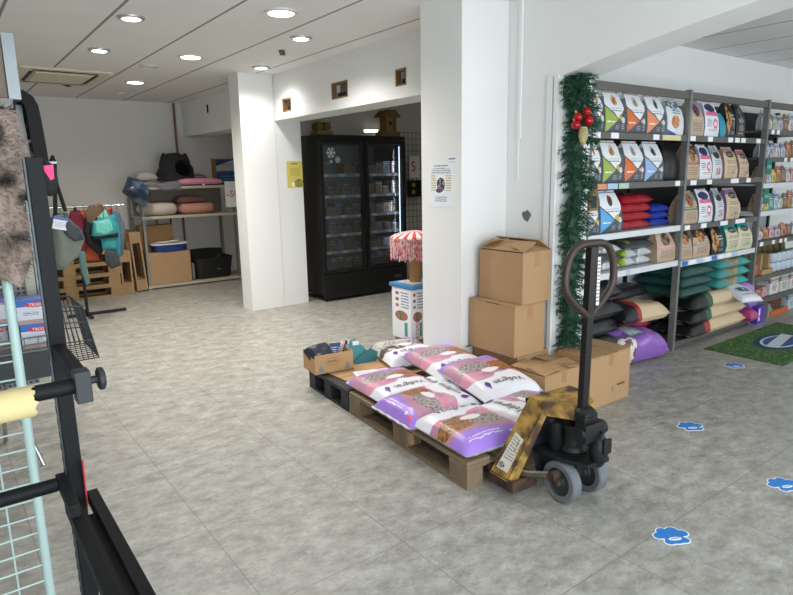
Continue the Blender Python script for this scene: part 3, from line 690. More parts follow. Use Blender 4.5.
MB().b2((W_-.060, .05, .40), (W_-.052, .058, H_-.12)).build('light_strip', led, t)
light('freezer_light', 'AREA', (3.63+W_-.10, 6.40, 1.15), 3.6, (.8, .88, 1), rot=(0, R(90), R(20)), shape='RECTANGLE', size=1.3, size_y=.03)
FS = [.58, .79, 1.01, 1.25, 1.50]
for z in FS:
    m = MB()
    for k in range(7): m.cyl((.04, .10+k*.085, z), (W_-.04, .10+k*.085, z), .004) if 0 else m.tube([(.04, .10+k*.085, z), (W_-.04, .10+k*.085, z)], .004, 5)
    for k in range(14): m.tube([(.04+k*(W_-.08)/13, .10, z), (.04+k*(W_-.08)/13, .61, z)], .003, 5)
    sh = m.build('wire_shelf', chrome, t); MB().b2((.04, .088, z-.018), (W_-.04, .096, z+.018)).build('price_rail', mat('rail_pale', 'aab2bd', .4), sh)
    for k in range(5): MB().b2((.1+k*.23, .085, z-.016), (.1+k*.23+.07, .088, z+.016)).build('price_label', paper, sh)
fp = [printed('frozen_pack_'+str(i), b, [('rect', (.0, .68, 1, .9), c), ('mottle', (.5, .4, .36, .22, 9), d, e_), ('lines', (.15, .73, .85, .86, 1), 'e8e4da')], rough=.35) for i, (b, c, d, e_) in enumerate(
    (('7a5c44', '52342a', '5f3a2a', '9a7550'), ('857d78', '6a3230', '5c4034', '94806c'), ('5f5046', '30406a', '75523e', '9d7a58'), ('707888', '30487a', '5a4c42', '8a7a68')))]
fcol = ['brown', 'pale', 'dark brown', 'blue labelled']
rows = [(.361, .16, 'freezer floor')] + [(z+.019, .13, ORD[i]+' freezer shelf from the bottom') for i, z in enumerate(FS)]
for r, (z, h, where) in enumerate(rows):
    for k in range(10):
        x = .085+k*.119+random.uniform(-.008, .008); c_ = (k*2+r+(k//3)) % 4 if r > 2 else (k+r) % 2*3
        if r == 5 and k in (2, ): continue
        hh = h*random.uniform(.6, 1.15)
        o = MB().box((3.63+x, 6.48+random.uniform(-.015, .03), z+hh/2+.004), (.104, .15, hh), bev=.008, rz=random.uniform(-.06, .06)).build('frozen_pack', fp[c_])
        tag(o, f'{fcol[c_]} frozen pack, {ORD[k]} from the left on the {where}', 'frozen food', 'frozen packs in the freezer')
# wooden bird houses on top
bw = mat('birdhouse_wood', '8d7440', .8, var=.35, bump=.4)
t = thing('birdhouse', 'tall wooden bird feeder with a pitched roof on top of the freezer', 'bird feeder', (4.80, 6.55, 1.9655))
MB().box((0, 0, .035), (.25, .2, .07), bev=.01).build('base', bw, t); MB().box((0, 0, .16), (.15, .13, .18), bev=.004).build('house', bw, t)
MB().prism([(-.15, .25), (.15, .25), (.06, .335), (-.06, .335)], .2, Matrix(((1, 0, 0, 0), (0, 0, -1, .1), (0, 1, 0, 0), (0, 0, 0, 1)))).build('roof', mat('roof_wood', '6f5a34', .85, var=.3), t)
for s in (-.07, .07): MB().box((s, -.075, .16), (.02, .02, .18)).build('post', bw, t)
MB().lathe([(.025, 0), (.025, .004)], M=Matrix.Translation((0, -.067, .17)) @ Matrix.Rotation(PI/2, 4, 'X')).build('entrance_hole', ink, t)
t = thing('birdhouse', 'low wooden bird feeder tray with round ends on top of the freezer at its left', 'bird feeder', (3.86, 6.6, 1.9655))
MB().box((0, 0, .03), (.22, .18, .06), bev=.01).build('base', bw, t)
for s in (-.055, .045): MB().cyl((s, -.07, .105), (s, .07, .105), .045).build('log', mat('roof_wood', '6f5a34', .85, var=.3), t, True)
MB().box((0, .0, .155), (.18, .14, .012)).build('roof', bw, t)
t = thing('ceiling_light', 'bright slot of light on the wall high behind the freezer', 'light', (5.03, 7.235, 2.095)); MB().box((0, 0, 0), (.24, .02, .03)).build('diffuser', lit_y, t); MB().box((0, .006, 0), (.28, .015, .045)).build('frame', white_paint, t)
# wire grid wall and the things on it
t = thing('grid_panel', 'pale wire grid panel on the wall right of the freezer', 'grid panel', (5.75, 7.10, .55)); m = MB(); wm = mat('grid_wire', '77756f', .5, .2)
for k in range(19): m.tube([(-.7, 0, .085*k), (.7, 0, .085*k)], .004, 5)
for k in range(20): m.tube([(-.7+k*.0737, .006, 0), (-.7+k*.0737, .006, 1.53)], .004, 5)
m.build('wire_mesh', wm, t)
for x in (-.7, .7): MB().tube([(x, 0, -.55), (x, 0, 1.55)], .012, 8).build('frame_tube', wm, t, True)
t = thing('display_pack', 'black display pack with two yellow dots hanging on the grid panel', 'pack', (5.64, 7.075, 1.29)); MB().box((0, 0, 0), (.25, .03, .24), bev=.004).build('body', fz, t)
for z in (.055, -.045): MB().lathe([(.032, 0), (.026, .012), (1e-3, .016)], M=Matrix.Translation((-.02, -.015, z)) @ Matrix.Rotation(PI/2, 4, 'X')).build('dot', mat('dot_yellow', 'c79a3f', .5), t, True)
t = thing('price_sign', 'white price card with a red figure above the black display pack', 'sign', (5.66, 7.085, 1.60)); MB().box((0, 0, 0), (.19, .006, .31)).build('card', paper, t)
m = MB(); m.text('5', lambda x, y: Vector((x-.02, -.004, y)), .2); m.build('figures', red_ink, t)

# ------------------------------------------------------------------ fringed toy on a post, on white boxes beside the pillar
t = thing('carton_stand', 'brown cardboard box under the white printed boxes beside the pillar', 'box', (2.99, 3.75, 0)); MB().box((0, 0, .11), (.24, .24, .22), bev=.003).build('body', card, t)
MB().box((-.225, -.06, .17), (.21, .006, .14), rot=Matrix.Rotation(R(-12), 3, 'X')).build('flap', mat('cardboard_dark', 'a07c52', .75, var=.1), t); MB().box((0, 0, .222), (.05, .24, .003)).build('tape', tape_m, t)
wp = printed('white_toy_box', 'e9ecef', [('mottle', (.5, .46, .34, .10, 8), 'a8705a', '5f6b4a'), ('ell', (.28, .90, .10, .035), '9c5a5a'), ('ell', (.28, .78, .10, .035), '8a5f4a'), ('ell', (.28, .66, .10, .035), 'b07070'), ('lines', (.48, .6, .9, .94, 6), '6a7690'), ('rect', (.66, .06, .82, .34), '3f9a8c')])
for k, x in enumerate((2.913, 3.05)):
    t = thing('toy_box', 'white toy box with red lettering, '+('left one of the pair beside the pillar' if k == 0 else 'right one of the pair, half hidden by pillar'), 'box', (x, 3.75, .224), 0, 'white toy boxes')
    m = MB(); m.box((0, 0, .20), (.132, .24, .40)); m.build('body', wp, t)
    m = MB(); m.text('KONIX', lambda a, b: Vector((.0+b-.004, -.1212, .085+a)), .048); m.build('lettering', red_ink, t)
    MB().box((0, 0, .4015), (.128, .236, .003)).build('lid', paper, t)
t = thing('fringe_toy', 'cat post with red and white fringed top and blue base beside the pillar', 'cat toy', (2.99, 3.75, .628))
MB().box((0, 0, .016), (.30, .30, .032), bev=.006).build('base', mat('blue_board', '3f7cae', .6), t); MB().box((.0, .0, .034), (.2, .2, .006)).build('base_pad', mat('cream_pad', 'cfc7b8', .9), t)
MB().cyl((0, 0, .036), (0, 0, .39), .045).build('post', mat('sisal', 'a37b4c', .95, var=.3, scale=60, bump=.8, bscale=120), t, True)
st = NT('red_white_stripes'); p_ = st.new('ShaderNodeTexCoord').outputs['Object']; sp = st.new('ShaderNodeSeparateXYZ'); st.l.new(p_, sp.inputs[0])
an = st.math('ARCTAN2', sp.outputs[1], sp.outputs[0]); st.base(st.mix(st.math('GREATER_THAN', st.math('SINE', st.math('MULTIPLY', an, 16)), .1), srgb('d9d2d0'), srgb('c43c40'))); st.set(.8)
MB().lathe([(.19, .385), (.185, .40), (.12, .425), (.03, .44), (1e-3, .442)], n=40).build('top', st.m, t, True)
m = MB(); random.seed(3)
for k in range(90):
    a = 2*PI*k/90; r = .188; l = random.uniform(.14, .18); c_, s_ = math.cos(a), math.sin(a); dx = random.uniform(-.006, .006)
    m.tube([(c_*r, s_*r, .39), (c_*(r+dx), s_*(r+dx), .39-l)], .0045, 5)
m.build('fringe', mat('pink_fringe', 'c2505a', .8, c2='e2cccb', scale=40), t, True)

# ------------------------------------------------------------------ black roll stand in the left foreground
t = thing('roll_stand', 'black metal post stand with knobbed roll bars in the left foreground', 'stand', (.199, 1.628, 0))
bm_ = mat('stand_black', '101216', .6, .0, var=.35, scale=30, spec=.25)
MB().box((0, 0, .785), (.034, .026, 1.535), bev=.002).build('post', bm_, t)
m = MB(); m.b2((-.0215, -.006, .03), (-.0175, .012, 1.55))
m.build('slotted_edge', mat('slot_strip', '4a5356', .4, .7, var=.3), t)
m = MB()
for k in range(44): m.b2((-.0225, -.002, .09+k*.033), (-.0214, .007, .105+k*.033))
m.build('slots', ink, t)
MB().box((-.001, -.138, 1.100), (.026, .262, .036), bev=.002).build('arm', bm_, t)
MB().box((-.001, -.285, 1.089), (.030, .040, .066), bev=.003).build('end_block', mat('block_grey', '2a2f34', .5, .1), t)
MB().cyl((-.016, -.275, 1.088), (-1.0, -.275, 1.088), .0165).build('roll_bar', bm_, t, True)
k_ = MB().cyl((.013, -.29, 1.098), (.03, -.29, 1.098), .008).lathe([(.019, -.007), (.0235, -.004), (.0235, .004), (.019, .007)], M=Matrix.Translation((.034, -.29, 1.098)) @ Matrix.Rotation(PI/2, 4, 'Y')); k_.build('knob', mat('knob_grey', '25292d', .6), t, True)
MB().box((-.034, -.115, .785), (.022, .19, .030), bev=.002).build('arm', bm_, t)
MB().cyl((-.047, -.055, .788), (-1.0, -.055, .788), .0165).build('roll_bar', bm_, t, True)
MB().b2((-.033, -1.0, .690), (-.008, -.014, .720)).build('rail', bm_, t); MB().b2((.021, -1.0, .690), (.045, .0, .724)).build('rail', bm_, t)
MB().b2((-.008, -1.0, .680), (.021, -.08, .700)).build('rail_gap_dark', ink, t)  # black sheet standing in for the dark gap between the two rails
MB().box((.0165, -.02, .755), (.003, .016, .13), rot=Matrix.Rotation(R(8), 3, 'X')).build('red_tag', mat('red_tag', 'd0404e', .5), t)
MB().b2((-.1, -.75, 0), (.1, .25, .016)).build('base_plate', bm_, t)
t = thing('cardboard_tube', 'pale yellow cardboard tube with a torn edge on the upper roll bar', 'tube', (0, 1.353, 1.088))
m = MB()
def ct(r): return lambda u, v: Vector((.112+.010*noise.noise(Vector((math.cos(2*PI*u)*4, math.sin(2*PI*u)*4, 2)))-(1-v)*.9, r*math.cos(2*PI*u), r*math.sin(2*PI*u)-.0135))
m.grid(ct(.031), 40, 8, closeu=True); m.grid(ct(.0275), 40, 8, closeu=True, flip=True); m.build('body', mat('buff_board', 'cfc08c', .8, var=.08), t, 'raw')

# ------------------------------------------------------------------ mint wire mesh panel with the furry throw
mint = mat('mint_enamel', 'b4cfcb', .35, .1, var=.06)
t = thing('mesh_panel', 'pale mint wire mesh display panel standing behind the roll stand', 'grid panel', (.131, 1.93, 0))
MB().tube([(0, 0, 0), (.006, 0, 1.66)], .0125, 10).build('frame_tube', mint, t, True); MB().tube([(-1.1, 0, 0), (-1.1, 0, 1.66)], .0125, 10).build('frame_tube', mint, t, True)
MB().tube([(.006, 0, 1.66), (-1.1, 0, 1.66)], .0125, 10).build('frame_tube', mint, t, True)
m = MB()
for k in range(31): m.tube([(-1.1, .0, .08+k*.052), (.003, 0, .08+k*.052)], .0027, 6)
for k in range(1, 15): m.tube([(-k*.075, .005, .06), (-k*.075, .005, 1.66)], .0027, 6)
m.build('wire_mesh', mint, t, True)
leo = NT('leopard_fur'); p_ = leo.new('ShaderNodeTexCoord').outputs['Object']
vr = leo.new('ShaderNodeTexVoronoi'); vr.inputs['Scale'].default_value = 11; nz = leo.new('ShaderNodeTexNoise'); nz.inputs['Scale'].default_value = 9; leo.l.new(p_, nz.inputs['Vector'])
va = leo.new('ShaderNodeVectorMath', operation='MULTIPLY_ADD'); leo.l.new(nz.outputs['Color'], va.inputs[0]); va.inputs[1].default_value = (.12,)*3; leo.l.new(p_, va.inputs[2]); leo.l.new(va.outputs[0], vr.inputs['Vector'])
leo.base(leo.ramp(vr.outputs['Distance'], [(.20, srgb('2c2828')), (.33, srgb('4a403c')), (.47, srgb('86786f')), (.75, srgb('a39287'))])); leo.set(.95)
t = thing('fur_throw', 'fluffy beige throw with dark leopard spots hung over the mesh panel', 'blanket', (0, 1.93, 0))
def throw(u, v):
    a = v*2-1   # over the top: front (-y) to back (+y)
    zb = 1.20+.05*math.sin(u*9)
    hgt = 1.66-zb; s = abs(a)
    e = .205-.045*max(0, (s-.45)/.55)**2+.014*math.sin(v*24)
    x = -.55+u*(.55+e); n = noise.noise(Vector((u*6, v*9, 2)))*.024
    th = .055+.03*math.sin(s*PI)
    if s < .12: y = a/.12*th; z = 1.665+.03*(1-(s/.12)**2)
    else: y = math.copysign(th, a); z = 1.665-(s-.12)/.88*hgt
    return Vector((x, y+math.copysign(n, a), z+n))
m = MB(); m.grid(throw, 40, 60)
def thr2(u, v):
    p = throw(u, v); p.y *= .45; p.z -= .004
    return p
m.grid(thr2, 40, 60, flip=True); m.build('cloth', leo.m, t, 'raw')
m = MB(); random.seed(5)
for k in range(9000):
    u, v = random.uniform(.45, 1)**.7, random.uniform(0, 1); p = throw(u, v); q = throw(min(1, u+.01), v)-p; r = throw(u, min(1, v+.01))-p; n = q.cross(r)
    if n.length < 1e-9: continue
    n.normalize()
    if (n.y < 0) != (v < .5) and abs(2*v-1) > .15: n = -n
    if u > .97: n = (n*.5+Vector((1, 0, 0))).normalized()
    d = (n*.8+Vector((random.uniform(-.6, .6), random.uniform(-.4, .4), random.uniform(-1.1, .3)))).normalized()*random.uniform(.014, .03)
    s = d.cross(Vector((random.random(), random.random(), random.random()))).normalized()*.0014; a = [m.V(p+s), m.V(p-s), m.V(p+d)]; m.face(a)
m.build('fur', leo.m, t, 'raw')

# ------------------------------------------------------------------ gondola with pet goods behind
t = thing('gondola', 'grey perforated gondola rack at the left edge with a wire shelf', 'shelf', (.40, 3.80, 0))
pf = NT('perforated_steel'); p_ = pf.new('ShaderNodeTexCoord').outputs['Object']; vv = pf.new('ShaderNodeVectorMath', operation='MULTIPLY'); pf.l.new(p_, vv.inputs[0]); vv.inputs[1].default_value = (40, 0, 40)
vf = pf.new('ShaderNodeVectorMath', operation='FRACTION'); pf.l.new(vv.outputs[0], vf.inputs[0]); vd = pf.new('ShaderNodeVectorMath', operation='DISTANCE'); pf.l.new(vf.outputs[0], vd.inputs[0]); vd.inputs[1].default_value = (.5, 0, .5)
pf.base(pf.mix(pf.math('LESS_THAN', vd.outputs['Value'], .27), srgb('77787a'), srgb('2b2b2d'))); pf.set(.5, .3)
MB().b2((-1.4, 0, .40), (0, .02, 1.835)).build('back_panel', pf.m, t)
MB().b2((.0, -.02, .44), (.042, .04, 1.885)).build('upright', mat('upright_grey', '7f8484', .4, .5, var=.2), t); MB().b2((-.05, -.012, .4), (-.004, -.001, 1.75)).build('slotted_strip', mat('strip_cream', 'a9a89a', .5, .2), t)
MB().b2((-1.4, -.02, .44), (-1.36, .04, 1.834)).build('upright', dark_metal, t)
m = MB(); m.b2((-1.4, -.38, 1.835), (-.035, .05, 1.875)); m.build('top_board', mat('grey_board', '8d8d8b', .5), t)
MB().b2((-.045, -.36, 1.875), (.004, -.30, 2.165)).build('header_post', galv, t); MB().b2((-1.4, -.35, 1.88), (-.05, -.33, 2.155)).build('header_board', mat('brown_board', '84766a', .7), t)
for lx in (-1.38, -.7, .03): MB().tube([(lx-.26, .0, .46), (lx-.19, -.11, .22), (lx-.13, -.20, .0)], .011, 8).build('leg', chrome, t, True); MB().tube([(lx-.26, .02, .46), (lx-.26, .30, .0)], .012, 8).build('leg', chrome, t, True)
MB().box((.047, -.005, 1.60), (.003, .012, .014)).build('red_dot', red_ink, t)
m = MB()
for k in range(12): m.tube([(-1.38, -.03-k*.026, .665), (.01, -.03-k*.026, .665)], .003, 5)
for k in range(24): m.tube([(-1.38+k*.06, 0, .66), (-1.38+k*.06, -.33, .66), (-1.38+k*.06, -.335, .735)], .003, 5)
for z in (.665, .70, .735): m.tube([(-1.38, -.335, z), (.015, -.335, z), (.015, -.0, z)], .0045, 6)
m.build('wire_shelf', mat('wire_grey', '8d9092', .35, .8), t, True)
m = MB(); m.b2((-1.38, -.332, .52), (.01, -.32, .655)); m.build('front_mesh', mat('mesh_dark', '3a3c3f', .6, .2, var=.5, scale=150), t)
MB().b2((.0, .02, 1.59), (.175, .035, 1.602)).build('side_hook', galv, t)
tb = printed('blue_white_pack', 'ccd1dc', [('rect', (0, .72, 1, 1), '2f63b5'), ('ell', (.5, .78, .3, .10), 'c62a3a'), ('rect', (0, 0, 1, .18), 'a88f88'), ('ell', (.86, .45, .14, .26), '26262b'), ('mottle', (.84, .40, .09, .14, 10), 'c8b8ae', '8a4a50'), ('ell', (.82, .86, .12, .1), 'd0304a'), ('lines', (.15, .36, .55, .5, 2), '30405c')])
def trix(x, y, z, lab):
    t = thing('treat_box', lab, 'box', (x, y, z), R(-8), 'blue and white boxes on the wire shelf'); m = MB(); m.box((0, 0, .062), (.17, .13, .124)); m.build('body', tb, t)
    m = MB(); m.text('TRIXIE', lambda a, b: Vector((a, -.0658, .0965+b)), .022); m.build('lettering', paper, t)
    MB().box((0, 0, .1248), (.166, .126, .0016)).build('lid', mat('lid_lilac', '7a86c8', .5), t)
trix(.365, 3.57, .668, 'blue and white treat box, lower of two stacked at the right of the wire shelf'); trix(.363, 3.57, .795, 'blue and white treat box, upper of two stacked at the right of the wire shelf')
trix(.20, 3.69, .668, 'blue and white treat box, lower one at the back of the wire shelf'); trix(.205, 3.69, .795, 'blue and white treat box, upper one at the back of the wire shelf')
tag(MB().box((.25, 3.57, .73), (.05, .11, .12), bev=.004).build('small_box', dark_metal), 'slim dark grey box between the blue and white boxes', 'box')
for k, (c_, n_) in enumerate((('d8843a', 'orange'), ('4a9a52', 'green'), ('e3e3dd', 'white'), ('d8b23a', 'yellow'))):
    o = MB().box((.10-.052*k, 3.55, .70), (.046, .10, .062), bev=.01).build('treat_bag', mat('treat_'+n_, c_, .4)); tag(o, f'small {n_} treat bag lying in the wire shelf front', 'treat bag', 'treat bags in the wire shelf')
t = thing('dog_leash', 'pink dog leash hanging on the perforated panel', 'leash', (.33, 3.77, 1.42)); MB().tube([(0, 0, .1), (.008, -.005, -.15), (.016, 0, -.34), (.03, 0, -.34), (.022, -.01, -.1), (.005, 0, .1)], .010, 6).build('strap', mat('leash_pink', 'd98a96', .7), t, True)
MB().box((.024, 0, -.37), (.025, .015, .05), bev=.004).build('clip', black_metal, t); MB().cyl((0, .03, .1), (0, -.03, .1), .005).build('peg', chrome, t)
t = thing('plush_toy', 'dark green and orange toy hanging low on the perforated panel', 'toy', (.235, 3.74, 1.02)); MB().ball((0, 0, 0), .06, 16, (.8, .5, 1)).build('body', mat('toy_green', '24302a', .9), t, True); MB().ball((-.035, -.02, -.045), .03, 12).build('orange_patch', mat('treat_orange', 'd8843a', .4), t, True); MB().cyl((0, .04, .04), (0, .0, .04), .005).build('peg', chrome, t)
# harnesses at the head of the roll stand, strap over the gondola upright
hs = mat('harness_black', '1a1a1c', .8, var=.3, bump=.3); pk = mat('hot_pink', 'ee3f7c', .6)
t = thing('dog_harness', 'padded black harness strap looped over the gondola upright', 'harness', (.42, 3.775, 1.868))
m = MB(); path = []
for k in range(29):
    s = k/28; a = PI*(1-s) if 0 else 0
    if s < .42: x, z = -.055+.02*s, -.36+s/.42*.38
    elif s < .55: q = (s-.42)/.13; x, z = -.047+.10*q, .02+.035*math.sin(q*PI)
    else: q = (s-.55)/.45; x, z = .053+.030*q-.012*q*q, .02-.40*q
    path.append((x, z))
P = [[m.V((x+dx*(.004 if i else -.0), y, z)) for dx, y in ((-1, -.05), (1, -.052), (1, .045), (-1, .043))] for i, (x, z) in enumerate(path)]
P = []
for i, (x, z) in enumerate(path):
    a = path[max(0, i-1)]; b = path[min(28, i+1)]; tx, tz = b[0]-a[0], b[1]-a[1]; l = math.hypot(tx, tz); nx, nz = -tz/l, tx/l
    P.append([m.V((x+nx*s*.030, y, z+nz*s*.030)) for s, y in ((-1, -.085), (1, -.09), (1, .07), (-1, .065))])
for A, B in zip(P, P[1:]):
    for i in range(4): m.face([A[i], A[(i+1) % 4], B[(i+1) % 4], B[i]])
m.face(P[0]); m.face(P[-1][::-1]); m.build('strap', hs, t, 60)
MB().box((.071, -.005, -.39), (.03, .09, .03), bev=.004).build('buckle', ink, t)
for lab, x, y, z in (('black and pink lead reel hanging right behind the top of the roll stand', .236, 1.72, 1.505), ('black lead reel with a pink tip hanging left of the roll stand top', .211, 1.86, 1.485)):
    t = thing('lead_reel', lab, 'leash', (x, y, z)); MB().ball((0, 0, 0), .034, 20, (.62, .5, 1.25)).build('body', hs, t, True)
    MB().prism([(-.014, .03), (.012, .033), (.010, .0), (.002, -.004)] if x > .2 else [(-.02, -.05), (.016, -.046), (.012, -.032), (-.016, -.034)], .006, Matrix(((1, 0, 0, 0), (0, 0, -1, -.014), (0, 1, 0, 0), (0, 0, 0, 1)))).build('pink_panel', pk, t)
    MB().tube([(-.005, 0, .035), (-.01, -.03, .045), (.199-x+.0, 1.642-y, 1.53-z)], .003, 6).build('cord', ink, t, True)
# sling bag on the side hook, wire basket on the end
t = thing('pet_sling_bag', 'grey green pet sling bag with a white label hanging at the gondola end', 'bag', (.60, 3.90, 1.14))
ol = mat('bag_olive', '7d8275', .9, var=.2, bump=.3, bscale=50); sg = mat('bag_grey', '4c5054', .9, var=.2, bump=.4, bscale=40)
garment(t, 'body', [(-.08, .16), (-.02, .18), (.05, .09), (.075, .02), (.04, -.07), (-.05, -.14), (-.10, -.12)], .05, ol, folds=2)
garment(t, 'flap', [(-.06, .15), (-.01, .17), (.06, .09), (.075, .03), (.02, .02), (-.03, .07)], .03, sg, y=-.045, folds=3)
MB().box((-.045, -.078, .13), (.07, .003, .07), rot=Matrix.Rotation(R(14), 3, 'Y')).build('label', printed('bag_label', 'e6e8ee', [('rect', (0, .75, 1, 1), '4a5fb0'), ('lines', (.1, .15, .9, .6, 4), '9aa0b4')]), t)
MB().tube([(.0, .0, .19), (-.025, .0, .33), (-.04, .0, .47), (-.03, .012, .49), (-.02, .02, .46), (-.05, .02, .17)], .011, 6).build('strap', hs, t, True)
t = thing('pet_scarf', 'pale green cloth dangling below the sling bag', 'pet clothing', (.665, 3.96, 0)); garment(t, 'cloth', [(-.02, 1.10), (.02, 1.09), (.022, 1.0), (.03, .90), (.005, .89), (-.015, .97)], .012, mat('cloth_sage', '5d7a70', .9, bump=.3), folds=4); MB().tube([(0, 0, 1.08), (-.03, -.02, 1.14), (-.06, -.03, 1.2)], .004, 6).build('loop', ink, t, True)
t = thing('wire_basket', 'grey wire dump basket with sloping front on the gondola end', 'basket', (.45, 4.05, .42)); m = MB(); wr = mat('basket_wire', '3d4043', .4, .7)
def bq(s, k):   # ring corners at height s (0 bottom .. 1 top)
    x1 = .26-.06*s; return [Vector((.0, 0, .36*s)), Vector((x1, 0, .33*s)), Vector((x1, .42, .33*s)), Vector((.0, .42, .36*s))]
for s in (0, .35, .7, 1): c_ = bq(s, 0); m.tube(c_, .004 if s < 1 else .006, 6, closed=True)
A, B = bq(0, 0), bq(1, 0)
for e0, e1, n_ in ((0, 1, 9), (1, 2, 13), (2, 3, 9), (3, 0, 13)):
    for k in range(n_): f_ = k/n_; m.tube([A[e0].lerp(A[e1], f_), B[e0].lerp(B[e1], f_)], .0028, 5)
for k in range(8): m.tube([(0, .42*k/8, 0), (.26, .42*k/8, 0)], .0028, 5)
m.build('wire_body', wr, t, True); MB().b2((-.012, 0, .33), (.0, .42, .36)).build('hook', wr, t)
# ------------------------------------------------------------------ loaded pallet
random.seed(11)
PA = R(-4.6)                                   # the pallet is turned a little
PM = Matrix.Translation((1.878, 1.976, 0)) @ Matrix.Rotation(PA, 4, 'Z')
def PP(x, y, z=0): return tuple(PM @ Vector((x, y, z)))
pallet('wooden_pallet', 'weathered wooden pallet on the floor under the purple and white bags', PP(0, 0), (0, 0, PA), m_=old_wood)
bpl = mat('black_pallet_plastic', '24272b', .55, var=.3, scale=20, bump=.2)
t = thing('plastic_pallet', 'black plastic half pallet at the far end of the wooden pallet', 'pallet', PP(.0, 1.215), PA)
for y in (.05, .30, .55):
    for x in (.05, .40, .75): MB().box((x, y, .06), (.10, .10, .12), bev=.006).build('block', bpl, t)
m = MB(); m.b2((0, 0, .118), (.8, .6, .142)); m.build('deck', bpl, t)
for x in (.05, .4, .75): MB().b2((x-.05, .0, .0), (x+.05, .6, .018)).build('runner', bpl, t)
t = thing('cardboard_sheet', 'flat cardboard sheet lying on the black plastic pallet', 'cardboard', PP(.42, 1.49, .1435), PA+.10); MB().box((0, 0, .003), (.70, .50, .005)).build('sheet', card, t); MB().box((.0, .0, .0063), (.70, .004, .0015)).build('crease', card_in, t)
t = thing('cardboard_sheet', 'torn kraft liner peeking out under the bags at the truck end of the pallet', 'cardboard', PP(.42, .22, .1455), PA-.05)
MB().prism([(-.34, -.19), (-.1, -.205), (.1, -.19), (.33, -.2), (.34, .2), (-.33, .2)], .002).build('sheet', mat('kraft_pale', 'b79f86', .8, var=.1), t)
tag(MB().box(PP(.02, .565, .075), (.02, .13, .07), rz=PA).build('cardboard_scrap', card), 'small cardboard scrap tucked against the pallet block', 'cardboard')
t = thing('paper_notice', 'white printed sheet lying on the cardboard in front of the small tray box', 'paper', PP(.33, 1.42, .152), PA-.25); m = MB()
m.prism([(-.15, -.06), (.15, -.06), (.15, .06), (-.15, .06)], .001); m.build('sheet', printed('flat_notice', 'f0eff2', [('lines', (.08, .15, .92, .85, 5), 'b0a4b8'), ('rect', (.55, .8, .9, .9), 'd58aa0')]), t)
# litter bags
def bagmat(n, pur, mid, b1, b2, g1, g2, p1='d58fa6', p2='c9a0b4'):
    return printed('litter_bag_'+n, 'e9e8ee', [('poly', ((-.14, -1, -.66), (0, 1, .1)), mid), ('mottle', (.76, .54, .26, .17, 7), p1, p2), ('mottle', (.24, .44, .27, .15, 22), b1, b2), ('mottle', (.68, .38, .28, .12, 26), g1, g2),
        ('ell', (.50, .50, .15, .055), 'efeae6'), ('lines', (.3, .565, .72, .62, 2), '6d4a9c'), ('ell', (.12, .62, .055, .04), 'e66a86'), ('poly', ((-.16, -1, -.27),), pur), ('ell', (.86, .05, .04, .03), 'e66a86'), ('ell', (.75, .06, .035, .025), 'd9d0ee'), ('lines', (.12, .07, .62, .14, 2), 'd9d0ee')], rough=.33, dist=.05, bump=.22, bscale=22)
lb = bagmat('pink', 'a57fdb', 'b9899f', 'a87445', '7c4f2c', 'a9a0a0', '77696c'); lb2 = bagmat('grey', '5a3187', 'bcb7b0', '3a3736', 'd9d4cc', '8c877f', 'd0cbc4', '55504c', 'c9c4bc')
bk = mat('bag_back_white', 'dcdbe2', .35, var=.06, bump=.2, bscale=25)
def vlogo(t, fn, W, L):
    m = MB(); h = .064
    m.text('Vedigran', lambda x, y: fn(x*1.0-.02*W, L*.335+y*1.0)+Vector((0, 0, .0035)), h, 0, .95)
    m.build('lettering', ink, t); m = MB(); s = .05; cx, cy = W*.34, L*.335
    pts = [(.0, -.62), (.30, -.30), (.34, .05), (.16, .30), (-.02, .75), (-.16, .28), (-.36, .0), (-.26, -.38)]
    vs_ = [m.V(fn(cx+a*s, cy+b*s)+Vector((0, 0, .004))) for a, b in pts]; c = m.V(fn(cx, cy)+Vector((0, 0, .0045)))
    for i in range(8): m.face([vs_[i], vs_[(i+1) % 8], c])
    m.build('emblem', purple_ink, t)
def litter(lab, x, y, z, rz, L=.50, W=.42, H=.10, m_=lb, tilt=(0, 0), seed=1):
    return sack('litter_bag', lab, 'bag', PP(x, y, z), L, W, H, m_, PA+rz, tilt, 'litter bags on the pallet', seed, vlogo, bk, bk, lump=.16, pinch=.035)
Z1 = .148
litter('purple and white bag at the front left pallet corner next to the yellow truck frame', .205, .23, Z1, 0, .46, .43, .105, seed=1)
litter('purple and white bag second in the left pallet row, purple end facing the room', .22, .63, Z1, R(-90), .50, .41, .105, seed=2, tilt=(R(2), 0))
litter('purple and white bag at the left of the wooden pallet next to the cardboard sheet', .235, 1.02, Z1, R(180), .48, .44, .10, seed=3)
litter('purple and white bag lying crosswise against the truck frame at the right pallet corner', .60, .23, Z1, R(97), .44, .40, .115, seed=4, tilt=(0, R(3)))
litter('white ended bag lying mostly buried under the two right hand bags', .56, .80, Z1, R(90), .54, .36, .095, seed=5)
litter('purple and white bag in the right pallet row in front of the lower carton', .645, .60, Z1+.085, R(178), .50, .42, .105, seed=6, tilt=(R(-7), R(0)))
litter('purple and white bag in the right pallet row in front of the main pillar', .66, 1.03, Z1+.075, R(176), .52, .42, .105, seed=7, tilt=(R(-3), R(0)))
litter('grey and white bag with a dark purple end farthest on the pallet beside the pillar', .66, 1.56, Z1+.005, R(170), .48, .40, .115, lb2, seed=8)
